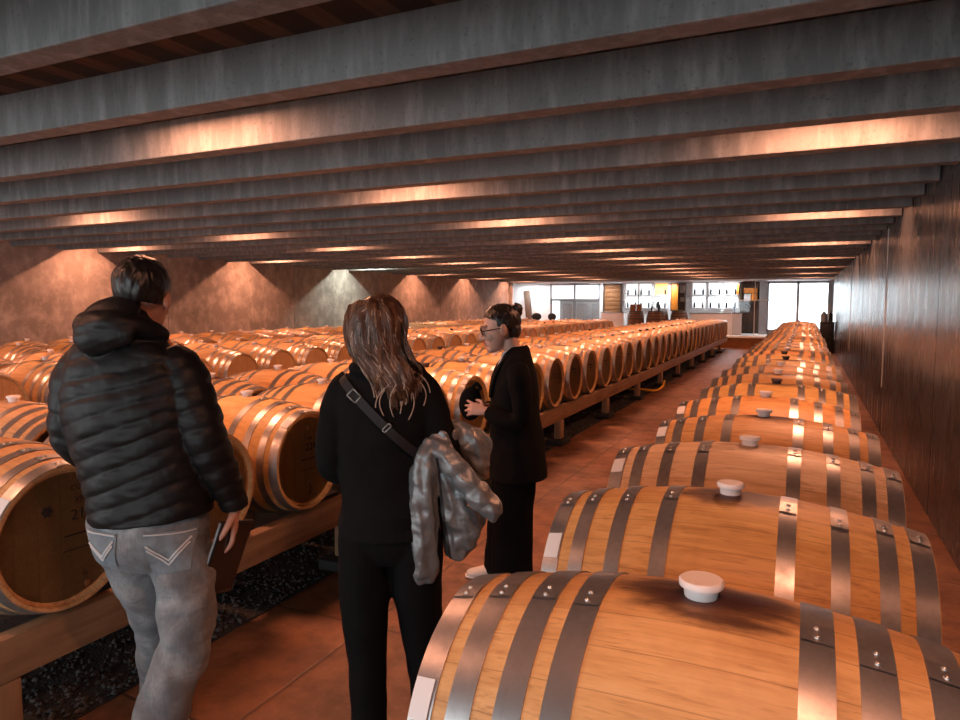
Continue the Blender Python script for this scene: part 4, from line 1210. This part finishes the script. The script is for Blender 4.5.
body = fuse('body', hp+[loft(neck, 20), loft(thin(tor[2:], .82), 28), loft(thin(narm, .7)), loft(thin(farm, .7)), loft(thin(pel, .8)), loft(thin(nleg, .6)), loft(thin(fleg, .6))]
   +hand_parts((-.118,-.138,1.072), (-.85,.30,.10), (.1,.9,-.3), .92, .55, -1, .22)+hand_parts((-.118,.070,1.062), (-.8,-.45,.0), (.1,-.9,-.3), .92, .6, 1), .0048, 2, M['skin_pale'], w2)
face_extras(w2, Mh)
bz = fuse('blazer', [loft(tor, 40, .01), loft(narm, 26), loft(farm, 26)], .0058, 4, M['blazer_black'], w2, lambda c, n: .006*n3((c.x, c.y, c.z*1.4), 7)+.003*n3(c, 18))
fuse('trousers', [loft(pel, 32), loft(nleg, 28), loft(fleg, 28)], .006, 3, M['pants_black'], w2, lambda c, n: .006*n3((c.x*2, c.y*2, c.z), 9))
mesh_obj('shirt', loft([(-.055,-.0,1.20,.016,.020),(-.038,-.0,1.28,.020,.030),(-.008,-.0,1.345,.026,.040),(.026,.0,1.390,.038,.050)], 20, .01, (1,0,0)), M['shirt'], w2)
mesh_obj('lapel', join(loft([(-.088,-.045,1.14,.010,.018),(-.070,-.062,1.24,.012,.030),(-.035,-.075,1.32,.014,.030),(.02,-.078,1.385,.013,.018)], 16, .01), loft([(-.088,.045,1.14,.010,.018),(-.070,.062,1.24,.012,.030),(-.035,.075,1.32,.014,.030),(.02,.078,1.385,.013,.018)], 16, .01)), M['blazer_black'], w2)
for (x, y) in ((.03, -.092), (-.05, .092)):
    up, so = shoe_vf(x, y, R(90), 1.0)
    s_ = mesh_obj('shoe', up, M['shoe_white'], w2, True, 0); mesh_obj('sole', so, M['shoe_white'], s_)
# hair drawn back into a bun
bunc = Mh @ Vector((0, -.108, .088))
ext = [ball(bunc, (.036, .038, .034), None, 20, 12), ball(bunc+Vector((.012, .01, -.026)), (.022, .026, .020), None, 18, 10), xf(ball((0, -.068, -.012), (.062, .042, .058), None, 24, 14), Mh)]
hair_cap('hair', Mh, M['hair_dark_brown'], w2, r=(.080,.104,.094), c=(0,-.016,.040), cut=lambda p: (p.y > .02 and p.z < .052+.55*(p.y-.02)) or (p.z < .0 and p.y > -.035) or (p.y > -.02 and p.z < .018 and abs(p.x) > .03) or p.z < -.10, disp=.004, extra=ext)
# glasses
gl = []
for sx in (-1, 1):
    pts = [(sx*.033+.0245*cos(a), .104-.008*abs(cos(a))*0, .004+.021*sin(a)) for a in [2*pi*i/20 for i in range(21)]]
    gl.append(loft([(*p, .0026) for p in pts], 8, .004, (0,1,0)))
    gl.append(loft([(sx*.057, .103, .010, .0025), (sx*.078, .085, .010, .0025), (sx*.083, .03, .008, .0022), (sx*.084, -.01, .004, .0022)], 8, .01, (0,0,1)))
gl.append(loft([(-.010, .106, .008, .0025), (0, .109, .010, .0025), (.010, .106, .008, .0025)], 8, .004, (0,0,1)))
g_ = mesh_obj('glasses', xf(join(*gl), Mh), M['black_frame'], w2)
for sx in (-1, 1): mesh_obj('lens', xf(lathe([(-.0008, .0225), (.0008, .0225)], 20, 'Z'), Mh @ Matrix.Translation((sx*.033, .1035, .004)) @ Matrix.Rotation(pi/2, 4, 'X')), M['glass'], g_, False)
# black pouch held at her front
o = fuse('handbag', [ball((-.205, .128, 1.075), (.072, .045, .105), None, 28, 18), loft([(-.20,.128,1.16,.012),(-.17,.125,1.2,.01),(-.14,.125,1.16,.012)], 12, .01, (0,1,0))], .006, 3, M['coat_black'], None, lambda c, n: .004*n3(c, 14))
o.location = w2.location; o.rotation_euler = (0, 0, YAW)
tag(o, 'small soft black bag held in front of the person with glasses', 'bag')

# ------------------------------------------------------------------ world and colour
W_ = bpy.data.worlds.new('world'); S.world = W_; W_.use_nodes = True
bg_ = W_.node_tree.nodes['Background']; bg_.inputs[0].default_value = (.90, .965, 1.0, 1); bg_.inputs[1].default_value = 5.5
for (x0, x1, y, z0, z1, flip, nm) in ((OX0, OX1, Y0-.25, 0, 2.62, False, 'entrance'), (DX0, DX1, Y0-.25, 0, 2.2, False, 'added_opening'), (-1.42, .82, YB+.3, ZP, 2.6, True, 'doors')):
    ld = bpy.data.lights.new('sky_portal_'+nm, 'AREA'); ld.shape = 'RECTANGLE'; ld.size = x1-x0; ld.size_y = z1-z0
    ld.cycles.is_portal = True
    o = link(bpy.data.objects.new('sky_portal_'+nm, ld)); o.location = ((x0+x1)/2, y, (z0+z1)/2)
    o.rotation_euler = (pi/2, 0, 0) if not flip else (-pi/2, 0, 0)
S.view_settings.view_transform = 'Standard'; S.view_settings.look = 'None'
S.view_settings.exposure = 0.0; S.view_settings.gamma = 1.0; S.view_settings.use_curve_mapping = False
S.cycles.max_bounces = 8; S.cycles.diffuse_bounces = 4; S.cycles.glossy_bounces = 4; S.cycles.transparent_max_bounces = 8
S.cycles.use_denoising = True; S.cycles.sample_clamp_indirect = 6.0
